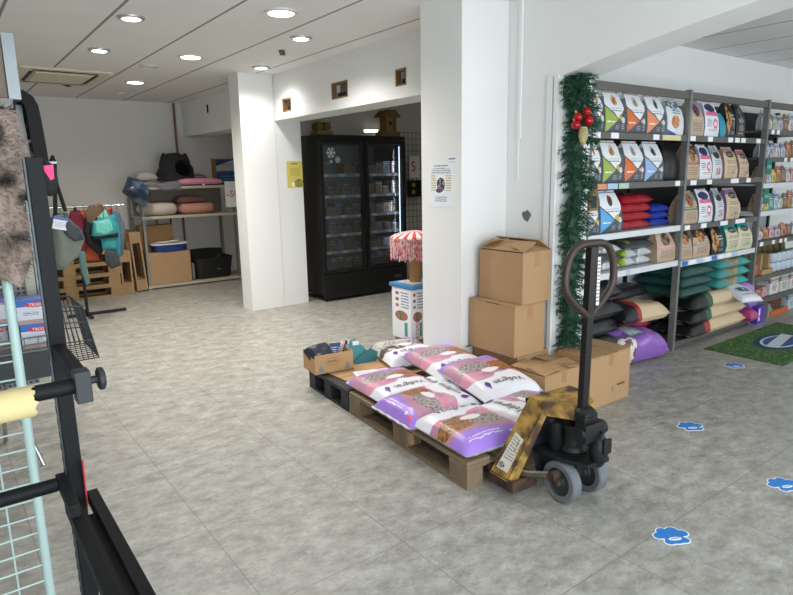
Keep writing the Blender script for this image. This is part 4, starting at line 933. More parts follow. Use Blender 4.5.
# small cardboard tray box with leaflets
t = thing('tray_box', 'small open cardboard tray box with a round badge on the black pallet', 'box', PP(.105, 1.705, .1505), PA-.05); x, y, z = .145, .11, .135
m = MB(); k = .004; m.b2((-x, -y, 0), (x, y, k)).b2((-x, -y, 0), (x, -y+k, z)).b2((-x, -y+k, 0), (-x+k, y, z*.8)).b2((x-k, -y+k, 0), (x, y, z)).b2((-x, y-k, 0), (x, y, z)); m.build('body', mat('tray_card', 'c09a6c', .7, var=.08), t)
m = MB(); m.tube([(-.012+.05*math.cos(a), -y-.0012, .080+.026*math.sin(a)) for a in [2*PI*i/28 for i in range(28)]], .0009, 4, closed=True); m.text('EMMEL', lambda a, b: Vector((-.012+a, -y-.0015, .080+b)), .024); m.text('♦', lambda a, b: Vector((-.012+a, -y-.0015, .102+b)), .012) if 0 else None
m.build('badge', mat('badge_ink', '4b3a28', .7), t)
for sx in (-.10, .10): MB().prism([(-.022, 0), (.022, 0), (.016, .03), (.006, .05), (-.006, .05), (-.016, .03)], .0012, Matrix(((1, 0, 0, sx), (0, 0, -1, -y-.0002), (0, 1, 0, .012), (0, 0, 0, 1)))).build('corner_print', mat('print_grey', '8f9294', .6, var=.3, scale=60), t)
c_ = PP(.04, 1.72, .225)
t = thing('pouch', 'dark navy pouch heaped at the left of the tray box', 'pouch', c_, PA+.3, rot=(R(35), 0, PA+.25)); m = MB(); pillow(m, .17, .19, .10, seed=21); m.build('body', mat('navy_pouch', '252b38', .45, var=.25, bump=.3), t, True, weld=True); MB().box((0, .086, .03), (.14, .012, .004)).build('seal', mat('navy_pouch', '252b38', .45), t)
cols = [('blue', '2a4a7c'), ('white', 'd9d6d4'), ('pale pink', 'd9b6b4'), ('black', '1d2026'), ('cream', 'd8cbb8')]
for k, (n_, c) in enumerate(cols):
    p_ = PP(.12+.022*k, 1.72+.006*k, .185); t = thing('leaflet_pack', n_+' leaflet packet standing in the tray box', 'leaflet', p_, 0, 'leaflets in the tray box', rot=(R(-18), R(32), PA)); MB().box((0, 0, .075), (.012, .13, .15), bev=.003).build('body', printed('leaflet_'+str(k), c, [('lines', (.1, .2, .9, .8, 5), 'c9c9cf' if k in (0, 3) else '4b5a7c')]), t)
tl = mat('teal_card', '3f8f95', .5, var=.06)
t = thing('folder', 'teal folder leaning open against the right end of the tray box', 'folder', PP(.315, 1.70, .151), 0, rot=(0, 0, PA-.1)); 
MB().prism([(-.055, 0), (.11, 0), (.13, .05), (.02, .17), (-.055, .155)], .006, Matrix(((1, 0, 0, 0), (0, .25, -1, 0), (0, 1, 0, 0), (0, 0, 0, 1)))).build('cover', tl, t)
MB().prism([(-.04, 0), (.16, 0), (.185, .06), (.12, .10)], .005, Matrix(((1, 0, 0, 0), (0, .2, -1, -.03), (0, 1, 0, 0), (0, 0, 0, 1)))).build('flap', mat('teal_dark', '2f7a82', .5), t)
MB().prism([(.0, .125), (.05, .125), (.05, .155), (.0, .155)], .002, Matrix(((1, 0, 0, 0), (0, .25, -1, -.0075), (0, 1, 0, 0), (0, 0, 0, 1)))).build('label', paper, t)

# ------------------------------------------------------------------ pallet truck
TM = R(-4.6)
t = thing('pallet_truck', 'rusty yellow hand pallet truck with black steering handle in the pallet', 'pallet truck', (2.245, 1.632, 0), TM)
yel = mat('chipped_yellow_paint', 'bd9444', .6, .05, c2='4d3a2a', scale=14, bump=.5, bscale=40, wear_sheen=1.02); rus = mat('rusty_steel', '5b4636', .75, .3, c2='2f2925', scale=9, bump=.4, bscale=40)
tb_ = mat('truck_black', '1c1e20', .5, .3, var=.4, scale=15, bump=.2); ax_ = mat('worn_steel', '6f675c', .5, .6, var=.4)
for s in (-1, 1):
    m = MB(); x0, x1 = sorted((s*.115, s*.27)); f = .012
    m.b2((x0, .30, .098), (x1, 1.42, .106)).b2((x0, .30, .06), (x0+.006, 1.42, .098)).b2((x1-.006, .30, .06), (x1, 1.42, .098)); fk = m.build('fork', rus, t)
    MB().prism([(x0, 1.42), (x1, 1.42), (x1-.03, 1.5), (x0+.03, 1.5)], .03, Matrix.Translation((0, 0, .07))).build('fork_tip', rus, fk)
    MB().cyl((x0+.03, 1.22, .041), (x1-.03, 1.22, .041), .04).build('load_roller', mat('roller_white', 'b9b4a8', .5), fk, True)
    m = MB(); m.b2((x0, .13, .03), (x0+.012, .32, .085)).b2((x1-.012, .13, .03), (x1, .32, .085)).b2((x0+.012, .13, .03), (x1-.012, .142, .085)).b2((x0+.012, .22, .034), (x1-.012, .232, .075)); m.build('fork_heel', rus, t)
    # slanted side plate
    xo, xi = s*.272, s*.135
    m = MB(); q = [(xo, .29, .075), (xo, .165, .075), (xi, .085, .425), (xi, .175, .462)]; n_ = Vector((s*.9, 0, .35)).normalized()*.008
    A = [m.V(Vector(p)) for p in q]; B = [m.V(Vector(p)-n_) for p in q]; m.face(A); m.face(B[::-1])
    for i in range(4): m.face([A[i], A[(i+1) % 4], B[(i+1) % 4], B[i]])
    # returned edge
    q2 = [(xo, .165, .075), (xo-s*.05, .150, .075), (xi-s*.03, .075, .425), (xi, .085, .425)]; A2 = [m.V(Vector(p)) for p in q2]; B2 = [m.V(Vector(p)+Vector((0, .008, 0))) for p in q2]; m.face(A2); m.face(B2[::-1])
    for i in range(4): m.face([A2[i], A2[(i+1) % 4], B2[(i+1) % 4], B2[i]])
    pl_ = m.build('side_plate', yel, t)
    if s < 0:
        m = MB(); o_ = Vector((s*.9, 0, .35)).normalized()*.0015
        def on(a, b): return Vector(q[0]).lerp(Vector(q[3]), b).lerp(Vector(q[1]).lerp(Vector(q[2]), b), a)+o_
        m.face([m.V(on(a, b)) for a, b in ((.18, .10), (.82, .10), (.80, .56), (.24, .58))], [(0, 0), (1, 0), (1, 1), (0, 1)])
        m.build('sticker', printed('truck_sticker', 'd9d6cc', [('lines', (.1, .3, .9, .95, 8), '8f8b80'), ('mottle', (.3, .12, .25, .09, 14), '2c2c2c', 'cfccc4'), ('mottle', (.85, .75, .25, .2, 5), 'd9d6cc', 'a88a50')]), pl_)
# top cap
m = MB(); cap = [(-.135, .175), (.135, .175), (.135, .085), (.07, -.03), (.05, -.05), (-.05, -.05), (-.07, -.03), (-.135, .085)]
m.prism(cap, .014, Matrix.Translation((0, 0, .452))); 
for (a, b), (c, d) in zip(cap, cap[1:]+cap[:1]):
    if (a, b) != cap[0]:
        l = math.hypot(c-a, d-b); m.box(((a+c)/2*.97, (b+d)/2*.97+.003, .428), (l, .008, .05), rz=math.atan2(d-b, c-a))
m.build('top_cap', yel, t)
MB().box((0, .165, .27), (.25, .006, .36), rot=Matrix.Rotation(R(-14), 3, 'X')).build('back_sheet', mat('navy_sheet', '20262f', .5, .2, var=.3), t)
m = MB(); m.prism([(-.13, .16), (.13, .16), (.12, 0), (.07, -.13), (-.07, -.13), (-.12, 0)], .02, Matrix.Translation((0, 0, .205))); m.build('chassis_plate', tb_, t)
m = MB(); m.lathe([(.062, .225), (.066, .235), (.06, .25), (.05, .26), (.05, .33), (.056, .335), (.056, .36), (.03, .37), (.024, .375), (.024, .425), (.012, .43)], (0, .02, 0), 24); m.build('pump', tb_, t, True)
m = MB(); m.lathe([(.03, .225), (.034, .23), (.034, .36), (.02, .37)], (-.055, .075, 0), 18).ball((.06, .07, .29), .05, 14, (.8, .8, 1.3)); m.build('oil_tank', tb_, t, True)
for s in (-1, 1): MB().tube([(s*.20, .26, .075), (s*.175, .12, .105), (s*.13, .0, .135)], [.016, .018, .02], 8).build('push_rod', ax_, t, True); MB().cyl((s*.105, .0, .14), (s*.165, .0, .14), .024).build('link_pin', rus, t, True)
# steering axle and the two wheels
m = MB(); m.cyl((-.11, 0, .10), (.11, 0, .10), .014).box((0, 0, .155), (.05, .06, .1)).lathe([(.05, .19), (.05, .206)], (0, 0, 0)); m.build('steering_axle', tb_, t, True)
Wm = lambda x: Matrix.Translation((x, 0, .1)) @ Matrix.Rotation(PI/2, 4, 'Y')
for s in (-1, 1):
    wh = MB().lathe([(.066, -.026), (.090, -.028), (.098, -.022), (.0995, -.012), (.0995, .012), (.098, .022), (.090, .028), (.066, .026)], ring=True, n=40, M=Wm(s*.088)).build('wheel', rubber, t, 30)
    MB().lathe([(.018, -.028), (.028, -.027), (.032, -.016), (.060, -.015), (.066, -.024), (.066, .024), (.060, .015), (.032, .016), (.028, .027), (.018, .028)], n=32, M=Wm(s*.088)).build('rim', mat('rim_dark', '3a3d40', .6, .3, var=.3), wh, 30)
    MB().lathe([(1e-3, -.032), (.014, -.032), (.018, -.029), (.018, .029), (.014, .032), (1e-3, .032)], n=20, M=Wm(s*.088)).build('hub_cap', ax_, wh, 30)
# yoke, pedal and handle
m = MB(); m.box((-.015, -.085, .36), (.13, .07, .09), bev=.014).cyl((-.095, -.085, .36), (.07, -.085, .36), .032).box((-.03, -.075, .425), (.085, .06, .05), bev=.01)
m.lathe([(.036, .43), (.045, .44), (.045, .455), (.03, .47)], (-.032, -.07, 0), 20); m.build('yoke', tb_, t, 40)
m = MB(); m.grid(lambda u, v: Vector((.015+.045*math.sin(PI*min(1, v*1.1))**.6*math.cos(2*PI*u), -.115+.04*math.sin(PI*min(1, v*1.0))**.5*math.sin(2*PI*u), .18+.19*v)), 20, 12, closeu=True); m.build('pedal_cover', tb_, t, True)
MB().box((.02, -.155, .30), (.05, .012, .07), bev=.004).build('foot_lever', tb_, t)
hd = -.042
MB().box((hd+.008, -.062, .82), (.038, .03, .72), rot=Matrix.Rotation(R(1.2), 3, 'Y')).build('handle_shaft', mat('shaft_black', '201c1c', .4, .3, var=.4), t)
loop = []
for k in range(40):
    a = -PI/2+2*PI*k/40; c_, s_ = math.cos(a), math.sin(a)
    # tear-drop: narrow at the bottom, broad rounded top
    zz = 1.045+.155*s_ if s_ > 0 else 1.045+.17*s_
    ww = .152*(1-max(0, -s_)**2.2*.98) if s_ < 0 else .152
    xx = math.copysign(abs(c_)**(.55 if s_ > 0 else .8), c_)*ww
    loop.append((hd+.012+xx, -.062, zz))
MB().tube(loop, .0165, 10, closed=True).build('handle_loop', mat('grip_brown', '3b2e2a', .45, .2, var=.35, bump=.2), t, True)
MB().box((hd+.022, -.062, 1.10), (.052, .022, .17), bev=.004).build('lever_housing', mat('shaft_black', '201c1c', .4, .3), t)
MB().box((hd+.045, -.079, 1.035), (.018, .002, .21)).build('instruction_sticker', printed('handle_sticker', 'dcdcd8', [('lines', (.1, .05, .9, .95, 12), '3a3a3a')]), t)
MB().cyl((hd+.034, -.062, .93), (hd+.03, -.062, .53), .005).build('control_rod', mat('rod_red', '5a2222', .5, .3), t, True)

# ------------------------------------------------------------------ boxes stacked in the corner by the wall
carton('bottom cardboard box of the stack of three against the white wall', (3.03, 2.765, 0), (.31, .40, .325), flaps=(0, 0, 4, 0), group='stacked boxes by the wall', tape=False)
carton('middle cardboard box of the stack of three against the white wall', (2.975, 2.758, .339), (.285, .405, .325), group='stacked boxes by the wall', mark=None)
carton('top cardboard box of the stack of three, its flaps half open', (3.022, 2.738, .678), (.265, .38, .325), flaps=(24, 30, 22, 28), group='stacked boxes by the wall')
carton('low open cardboard box in front of the stack of three, beside the truck handle', (2.97, 2.405, 0), (.36, .275, .295), flaps=(8, 5, 10, 6), group='boxes on the floor by the wall')
carton('large cardboard box with a printed mark below the garland, right of the truck handle', (3.392, 2.37, 0), (.43, .29, .33), group='boxes on the floor by the wall', mark=[('T', .03, .085, .05), ('▀▀▀', .12, .10, .03)])
tag(MB().tube([(2.80, 2.955, .335), (2.87, 2.965, .338), (2.95, 2.97, .34)], .004, 6).build('thin_rod', dark_metal), 'thin dark rod sticking out on top of the bottom box', 'rod')

# ------------------------------------------------------------------ garland
t = thing('garland', 'green tinsel fir garland hanging down the door lining with red baubles', 'garland', (3.30, 2.475, 0))
random.seed(21)
gp = [(.03, .045, 2.09), (-.015, .03, 2.04), (-.01, 0, 1.95), (.02, 0, 1.80), (-.01, .01, 1.60), (.01, 0, 1.40), (-.015, .01, 1.18), (.005, 0, .95), (-.02, .01, .75), (.0, .0, .55), (-.005, .01, .36)]
def gpos(s):
    f = s*(len(gp)-1); i = min(int(f), len(gp)-2); return Vector(gp[i]).lerp(Vector(gp[i+1]), f-i)
m = MB(); m.grid(lambda u, v: gpos(v)+Vector((math.cos(2*PI*u)*(.045+.02*noise.noise(Vector((u*6, v*40, 1))))*min(1, v*12+.1), math.sin(2*PI*u)*.028*min(1, v*12+.1), 0)), 12, 90, closeu=True); m.build('core', mat('fir_dark', '153f2c', .6, var=.3), t, True)
MB().tube(gp, .006, 6).build('wire', mat('garland_wire', '2a3a26', .8), t, True)
m = MB()
for k in range(1000):
    s = (k+random.random())/1000; o_ = gpos(s); a = random.uniform(0, 2*PI); tip = s < .05
    d = Vector((math.cos(a), math.sin(a)*.62, random.uniform(-.45, .25))).normalized()
    l = random.uniform(.085, .135)*(.55 if tip else 1); sag = Vector((0, 0, -random.uniform(.0, .03)))
    m.mi = 0
    for j in range(34):
        f = (j+.5)/34; b = o_+d*l*f+sag*f*f
        e = (d*random.uniform(.35, .9)+Vector((random.uniform(-1, 1), random.uniform(-1, 1), random.uniform(-1, 1)))*.8).normalized()*random.uniform(.02, .032)
        if (b+e).y > .058: e.y = min(e.y, .055-b.y)
        w_ = e.cross(Vector((random.random(), random.random(), random.random()))).normalized()*.0026
        m.face([m.V(b+w_), m.V(b-w_), m.V(b+e)], mi=random.choice((0, 0, 1)))
m.build('foliage', [mat('fir_green', '1c5238', .6, var=.3), mat('fir_dark', '153f2c', .6, var=.3)], t, 'raw')
bau = mat('bauble_red', 'b3101d', .18, .35, var=.05)
for x, y, z, r in ((-.035, -.075, 1.852, .027), (-.118, -.075, 1.818, .026), (-.02, -.08, 1.800, .030), (-.134, -.075, 1.771, .026)):
    o = MB().ball((x, y, z), r, 20).build('bauble', bau, t, True); MB().cyl((x, y+.01, z+r-.003), (x, y+.02, z+r+.012), .007).build('cap', mat('gold', 'c9b27a', .35, .8), o)
m = MB(); gold = mat('pale_gold', 'e3d3a4', .4, .5)
for i in range(9):
    f = i/8; zz = 1.757-.10*f; r = .022*math.sin(PI*(.22+.72*f))
    for k in range(8):
        a = 2*PI*k/8+(i % 2)*PI/8; m.ball((-.073+r*math.cos(a), -.085+r*math.sin(a), zz), .0085, 8, (1, 1, .7))
m.ball((-.073, -.085, 1.707), .016, 12, (1, 1, 2.6)); m.build('pine_cone', gold, t, True)
# ------------------------------------------------------------------ retail shelving along the right wall
random.seed(31)
SY, SD = 2.60, .50                    # front line and depth
back_pl = mat('shelf_back_white', 'c9cdd2', .6, .05, var=.05); black_pl = mat('shelf_back_black', '26272a', .7, var=.1)
up_m = mat('upright_dark', '82827f', .45, .4, var=.25, scale=30)
def bay(label, x0, x1, shelves, left_post, name='shelving_unit'):
    t = thing(name, label, 'shelving', (x0, SY, 0), 0, 'shelving along the wall'); w_ = x1-x0
    for x in ([0.0] if left_post else [])+[w_]:
        MB().b2((x-.016, -.02, 0), (x+.016, .03, 2.10)).build('upright', up_m, t); MB().b2((x-.02, SD-.04, 0), (x+.02, SD, 2.085)).build('rear_upright', black_metal, t)
    MB().b2((.021, -.012, 2.03), (w_-.021, .02, 2.085)).build('top_rail', shelf_grey, t)
    for a, b, z0, z1, m_ in [(0, 1, 1.05, 2.06, black_pl), (0, 1, .06, 1.05, back_pl)]: MB().b2((.02, SD-.02, z0), (w_-.02, SD-.005, z1)).build('back_panel', m_, t)
    MB().b2((w_/2-.01, SD-.03, .06), (w_/2+.01, SD-.0205, 1.05)).build('seam_strip', dark_metal, t)
    for z, m_, lab in shelves:
        s = MB().b2((.021, .0, z-.02), (w_-.021, SD-.03, z)).build('shelf_board', m_, t); MB().b2((.021, -.016, z-.042), (w_-.021, .0, z+.002)).build('price_rail', m_, s)
        for lx, lw, c in lab: MB().b2((lx*w_, -.0185, z-.039), (lx*w_+lw, -.0162, z-.001)).build('price_label', {'w': paper, 'y': mat('label_yellow', 'd9cf9a', .5), 'o': mat('label_orange', 'd9906a', .5), 'g': mat('label_green', 'a9c9b0', .5), 'b': mat('label_blue', '3d6cb5', .5), 's': mat('label_sky', 'a9c4d9', .5)}[c], s)
    return t
sg_, sw_ = shelf_grey, shelf_white
bay('first shelving bay beside the garland, full of pet food bags', 3.57, 4.82, [(1.755, sg_, [(.02, .08, 'w'), (.18, .09, 'w'), (.60, .08, 'w'), (.70, .26, 'y')]), (1.41, sg_, [(.08, .10, 'o'), (.17, .12, 's'), (.28, .12, 'g'), (.88, .07, 'w')]), (1.055, sw_, []), (.77, sw_, [(.40, .05, 's')])], True)
bay('second shelving bay, in the middle, with kraft and white bags', 4.82, 6.20, [(1.755, sg_, [(.02, .08, 'w'), (.22, .08, 'w'), (.47, .08, 'w'), (.56, .08, 'w'), (.64, .08, 'w'), (.85, .08, 'w')]), (1.41, sg_, [(.06, .09, 'w'), (.25, .08, 'w'), (.55, .14, 'w'), (.76, .08, 'w')]), (1.05, sg_, [(.03, .08, 'w'), (.22, .09, 'w'), (.46, .13, 'w'), (.66, .18, 'w')]), (.755, sw_, [(.03+.09*k, .09, 'bwswbwws'[k]) for k in range(8)]), (.07, sg_, [])], False)
bay('third shelving bay at the right edge with small packets and boxes', 6.20, 7.60, [(1.84, sg_, [(.06, .06, 'w'), (.14, .06, 'w')]), (1.59, sg_, [(.3, .06, 'w'), (.4, .06, 'w')]), (1.35, sw_, []), (1.09, sw_, []), (.80, sg_, [(.05, .07, 'w'), (.24, .06, 'w'), (.36, .06, 'w'), (.44, .06, 'w')]), (.46, sg_, []), (.22, sg_, [])], False)

# --- prints
def diamond(n, tri, bage='c9b43a', pet=('a8683c', 'd9b890')):
    return printed('kibble_'+n, 'e3e6ea', [('half', (-.55, -1, -.66), '4a4f57'), ('poly', ((.62, -1, .04), (0, -1, -.66)), '4a4f57'), ('poly', ((-.55, -1, -.62), (-.52, 1, 0)), tri), ('poly', ((-.7, 1, -.24), (.7, -1, .05), (.7, 1, .78), (-.7, -1, -.93)), 'c9a92c') if bage else ('ell', (.72, .3, .05, .04), 'd9a0a0'),
        ('ell', (.86, .30, .085, .07), 'd0d4cf'), ('mottle', (.50, .76, .13, .13, 9), *pet), ('lines', (.22, .50, .85, .57, 1), '5a6069'), ('lines', (.08, .24, .40, .30, 1), 'f0efe8'), ('lines', (.48, .08, .66, .2, 3), '9aa0a8'), ('lines', (.8, .06, .92, .2, 3), 'b9bec4')], rough=.4)
side_g = printed('kibble_side', '7f8b8d', [('lines', (.1, .1, .45, .6, 12), 'b6c0c2'), ('half', (0, 1, .72), 'c3cbcd')], rough=.45)
dk = {'green': diamond('green', '96ac4a'), 'orange': diamond('orange', 'd0682c', None, ('8d857c', 'c9c2b8')), 'peach': diamond('peach', 'dd8a62', None, ('38322e', '8d8780')), 'sky': diamond('sky', '8fabd6', None, ('2c2a2a', 'c2bdb8')), 'blue': diamond('blue', '4f9fd6', 'c9b43a', ('3a2c22', '6d5240')), 'yellow': diamond('yellow', '7b7f85', 'c9b43a')}
kraft = lambda n, band, pic, top='6f6258': printed('kraft_'+n, 'b9a189', [('rect', (0, .70, 1, 1), top), ('mottle', (.5, .72, .26, .20, 7), *pic), ('rect', (.0, .42, 1, .52), band), ('lines', (.12, .44, .88, .5, 1), 'd9cbb8'), ('lines', (.15, .12, .85, .36, 5), '7d6a58')])
whitep = printed('white_pink', 'e2e4ea', [('mottle', (.5, .80, .4, .12, 5), '23284a', '3a4068'), ('rect', (.08, .58, .98, .69), 'cf3f78'), ('lines', (.1, .61, .9, .66, 1), 'e8b8cc'), ('ell', (.68, .36, .2, .14), 'd9687c'), ('ell', (.68, .36, .11, .07), 'e2e4ea'), ('lines', (.1, .28, .42, .5, 4), '6a4a6a'), ('lines', (.2, .14, .9, .2, 1), '9a3a30')])
creamp = lambda n, b, top, acc: printed('cream_'+n, b, [('rect', (0, .8, 1, 1), acc), ('ell', (.55, .76, .34, .10), top), ('lines', (.3, .73, .8, .79, 1), 'c9c4bc'), ('lines', (.2, .48, .85, .6, 2), '6d6152'), ('lines', (.15, .1, .85, .42, 6), '8a7c6a'), ('mottle', (.6, .14, .2, .08, 7), acc, b)])
silv = printed('silver_white', 'cfd2d6', [('mottle', (.5, .84, .6, .16, 6), '7d8288', 'b9bdc2'), ('ell', (.5, .70, .34, .10), '2a2c30'), ('lines', (.2, .4, .8, .58, 3), '7a828c'), ('mottle', (.5, .22, .3, .12, 7), 'a8685a', 'cfd2d6')])
blackc = printed('black_cookie', '1e2022', [('mottle', (.25, .5, .22, .42, 6), 'c08a48', '1e2022'), ('lines', (.45, .5, .9, .7, 2), 'c9c4bc'), ('mottle', (.75, .35, .16, .12, 8), '7a5a48', '4a6a70'), ('lines', (.5, .1, .9, .2, 2), '9aa6b8')])
catw = printed('blue_cat', 'd9dde2', [('half', (0, 1, .78), '3f6078'), ('mottle', (.5, .82, .3, .14, 7), 'b9c2c8', '4d6f88'), ('lines', (.3, .55, .8, .68, 2), '3f6078'), ('mottle', (.45, .36, .24, .18, 8), 'b5713c', 'd9a878'), ('poly', ((-.25, -1, -.16),), '2c4fa0')])
plain = lambda n, c: mat('film_'+n, c, .35, var=.12, bump=.2, bscale=30)
tealp = creamp('teal', 'cfc9a8', '2a2c2c', '2f9d98')

def P(lab, x0, x1, z, h, front, side=side_g, d=.13, dy=.0, group='pet food bags on the shelves', lean=0, seed=None, rz=0, slump=0):
    return pouch('pet_food_bag', lab, 'pet food', ((x0+x1)/2, SY+dy+d/2+.012, z+.002), (x1-x0)*1.0, h, d, front, side, rz, group, seed if seed is not None else random.randint(0, 99), lean, None, slump)
z1, z2, z3, z4 = 1.755, 1.41, 1.055, .77
P('white bag half hidden behind the red baubles on the first bay top shelf', 3.60, 3.745, z1, .30, dk['yellow'])
P('white bag with a green triangle on the top shelf of the first bay', 3.765, 4.00, z1, .29, dk['green'])
P('white bag with a dark orange triangle on the top shelf of the first bay', 4.02, 4.26, z1, .29, dk['orange'])
P('white bag with a peach triangle on the top shelf of the first bay', 4.28, 4.525, z1, .29, dk['peach'])
P('white and blue bag with kibble picture, right end of first bay top shelf', 4.55, 4.785, z1, .275, catw, plain('silver', 'a9b1b6'))
P('white bag half hidden by the garland, leftmost on the second shelf of the first bay', 3.60, 3.745, z2, .30, dk['yellow'])
P('white bag with a green triangle on the second shelf of the first bay', 3.765, 4.00, z2, .295, dk['green'])
P('white bag with a dark orange triangle on the second shelf of the first bay', 4.03, 4.275, z2, .295, dk['orange'])
P('white bag with a light blue triangle on the second shelf of the first bay', 4.29, 4.545, z2, .295, dk['sky'])
P('black bag in shadow at the right end of the first bay second shelf', 4.575, 4.79, z2, .30, plain('black', '1a1b1d'), plain('black', '1a1b1d'), dy=.02)
P('white bag beside the garland with a brown panel, leftmost on the third shelf', 3.60, 3.755, z3, .27, dk['yellow'])
P('white bag with a sky blue triangle on the third shelf of the first bay', 3.765, 4.03, z3, .30, dk['blue'])
wcard = thing('wooden_arrow', 'small wooden arrow hanging behind the garland edge at the third shelf', 'sign', (3.615, 2.579, 1.31)); MB().prism([(-.05, -.08), (.05, -.08), (.05, .03), (0, .09), (-.05, .03)], .01, Matrix(((1, 0, 0, 0), (0, 0, -1, 0), (0, 1, 0, 0), (0, 0, 0, 1)))).build('board', mat('vent_wood', '8b6a42', .7), wcard); MB().prism([(-.03, -.06), (.03, -.06), (.03, .02), (-.03, .02)], .002, Matrix(((1, 0, 0, 0), (0, 0, -1, -.0102), (0, 1, 0, 0), (0, 0, 0, 1)))).build('panel', dark_metal, wcard)
redf = printed('red_film', '9c1f2c', [('mottle', (.5, .5, .18, .2, 7), 'c9a060', '5a1a1a'), ('lines', (.2, .3, .4, .7, 4), 'd97a6a')], rough=.25, bump=.5); blf = printed('blue_film', '22399a', [('mottle', (.5, .5, .16, .2, 7), 'b9a070', '1c2a6a'), ('lines', (.65, .3, .85, .7, 4), '8a9ad0')], rough=.25, bump=.5)
def lie(lab, x, y, z, L, W, H, m_, rz=R(90), tilt=(0, 0), group=None, cat='pet food', name='pet_food_bag', seed=0, seal=None, lump=.22): return sack(name, lab, cat, (x, y, z), L, W, H, m_, rz, tilt, group, seed, None, None, seal, lump, .03)
PL = ['bottom', 'second', 'third', 'fourth', 'topmost']
for k in range(4): lie(f'shiny red bag lying {PL[k] if k < 3 else "on top"} in the red pile on the third shelf', 4.265+.012*(k % 2), 2.78, z3+.004+.064*k, .42, .26, .072, redf, group='red bags in a pile', seed=k+40)
for k in range(3): lie(f'shiny blue bag lying {("bottom", "in the middle", "on top")[k]} in the blue pile on the third shelf', 4.635, 2.80, z3+.004+.055*k, .28, .26, .062, blf, group='blue bags in a pile', seed=k+50)
gl_ = printed('silver_lime', 'c0c4c6', [('mottle', (.5, .5, .5, .3, 4), '8a9094', 'd5d8d9'), ('rect', (0, .86, .5, 1), '9cb83c'), ('mottle', (.7, .7, .2, .2, 9), '3a3c3e', 'a8b84a')], rough=.25, bump=.5); gd_ = printed('dark_grey_film', '3f4346', [('lines', (.2, .3, .8, .6, 3), '9a9fa2'), ('mottle', (.3, .8, .25, .12, 6), '9cb83c', '56602e')], rough=.3, bump=.4)
for k, (x, m_, L, lab) in enumerate(((3.86, gl_, .44, 'silver bag lying lowest at the left of the fourth shelf'), (3.88, gd_, .46, 'dark grey bag lying second at the left of the fourth shelf'), (3.86, gl_, .44, 'silver and lime bag lying topmost at the left of the fourth shelf'))): lie(lab, x, 2.79, z4+.004+.062*k, L, .30, .07, m_, seed=60+k, group='silver bags lying on the fourth shelf')
for k, (m_, lab) in enumerate(((gl_, 'silver bag lying lowest in the pile right of the first silver pile'), (gl_, 'silver and lime bag lying second in the right hand silver pile'), (gd_, 'grey bag lying on top of the right hand silver pile'))): lie(lab, 4.30+.01*k, 2.79, z4+.004+.062*k, .40, .30, .07, m_, seed=70+k, tilt=(0, R(2)), group='silver bags lying on the fourth shelf')
tag(MB().lathe([(.05, 0), (.055, .02), (.055, .07), (.045, .095), (1e-3, .10)], (3.645, 2.66, z4+.001), 24).build('white_tub', mat('tub_white', 'd9dce2', .4), smooth=True), 'small white tub with a dome top at the left end of the fourth shelf', 'tub')
P('kraft bag with a pink band, right end of the first bay fourth shelf', 4.53, 4.80, z4, .25, kraft('pink', 'c98a94', ('3a2a24', '8a6a58'), 'c4b09c'), plain('kraft', 'b39a80'))
# floor of the first bay
blk = printed('black_sack', '1d1e21', [('mottle', (.5, .45, .3, .2, 8), '3a3c40', '8a8a86'), ('lines', (.2, .7, .8, .8, 2), '8a8c90')], rough=.3, bump=.4)
for k in range(5): lie(('black sack on the floor at the bottom of the pile behind the large carton', 'black sack second from the floor in the pile left of the purple sack', 'black sack third in the pile left of the purple sack', 'black sack fourth in the pile left of the purple sack', 'black sack on top of the pile under the fourth shelf')[k], 3.885, 2.82-.02*(k % 2), .004+.136*k, .48, .36, .135, blk, seed=80+k, group='black sacks on the floor of the first bay', cat='pet food')
pur = printed('purple_sack', '8a5fb0', [('mottle', (.5, .55, .45, .4, 3), '8258a8', '9a70bc'), ('rect', (.30, .40, .74, .62), '8fb0ac'), ('lines', (.34, .44, .7, .58, 2), 'd5dedb'), ('mottle', (.15, .8, .2, .16, 7), 'd9d0c8', '6a4a3a')], rough=.3, bump=.5)
lie('purple sack with a grey green label on the floor under the first bay', 4.33, 2.72, .05, .58, .36, .20, pur, rz=R(82), tilt=(0, R(-13)), seed=90)
lie('red sack lying on the floor under the cream sack of the first bay', 4.54, 2.92, .18, .44, .30, .12, printed('red_sack', 'a32634', [('lines', (.2, .3, .8, .5, 3), 'd9a0a0'), ('mottle', (.5, .7, .3, .2, 6), '7a1a24', 'c9a58a')], rough=.35, bump=.3), seed=91)
lie('black sack on the floor under the red sack of the first bay', 4.56, 2.93, .003, .34, .28, .16, blk, seed=92)
crm = lambda n, a: printed('cream_sack_'+n, 'cdb795', [('ell', (.5, .31, .62, .075), a), ('half', (0, -1, -.27), '1b1b1d'), ('lines', (.2, .45, .8, .62, 3), '8a7860'), ('mottle', (.5, .8, .3, .1, 8), 'b59a78', 'cdb795'), ('ell', (.5, .12, .2, .06), '8f9498')], rough=.35, bump=.3)
lie('cream and black sack with a red spot lying across on top in the first bay', 4.43, 2.78, .305, .67, .38, .15, crm('red', 'a02a2a'), rz=R(-88), tilt=(R(-3), 0), seed=93)
lie('black sack lying behind the cream sack, on top of it, in the first bay', 4.47, 2.92, .46, .56, .24, .10, blk, seed=94, rz=R(-90))
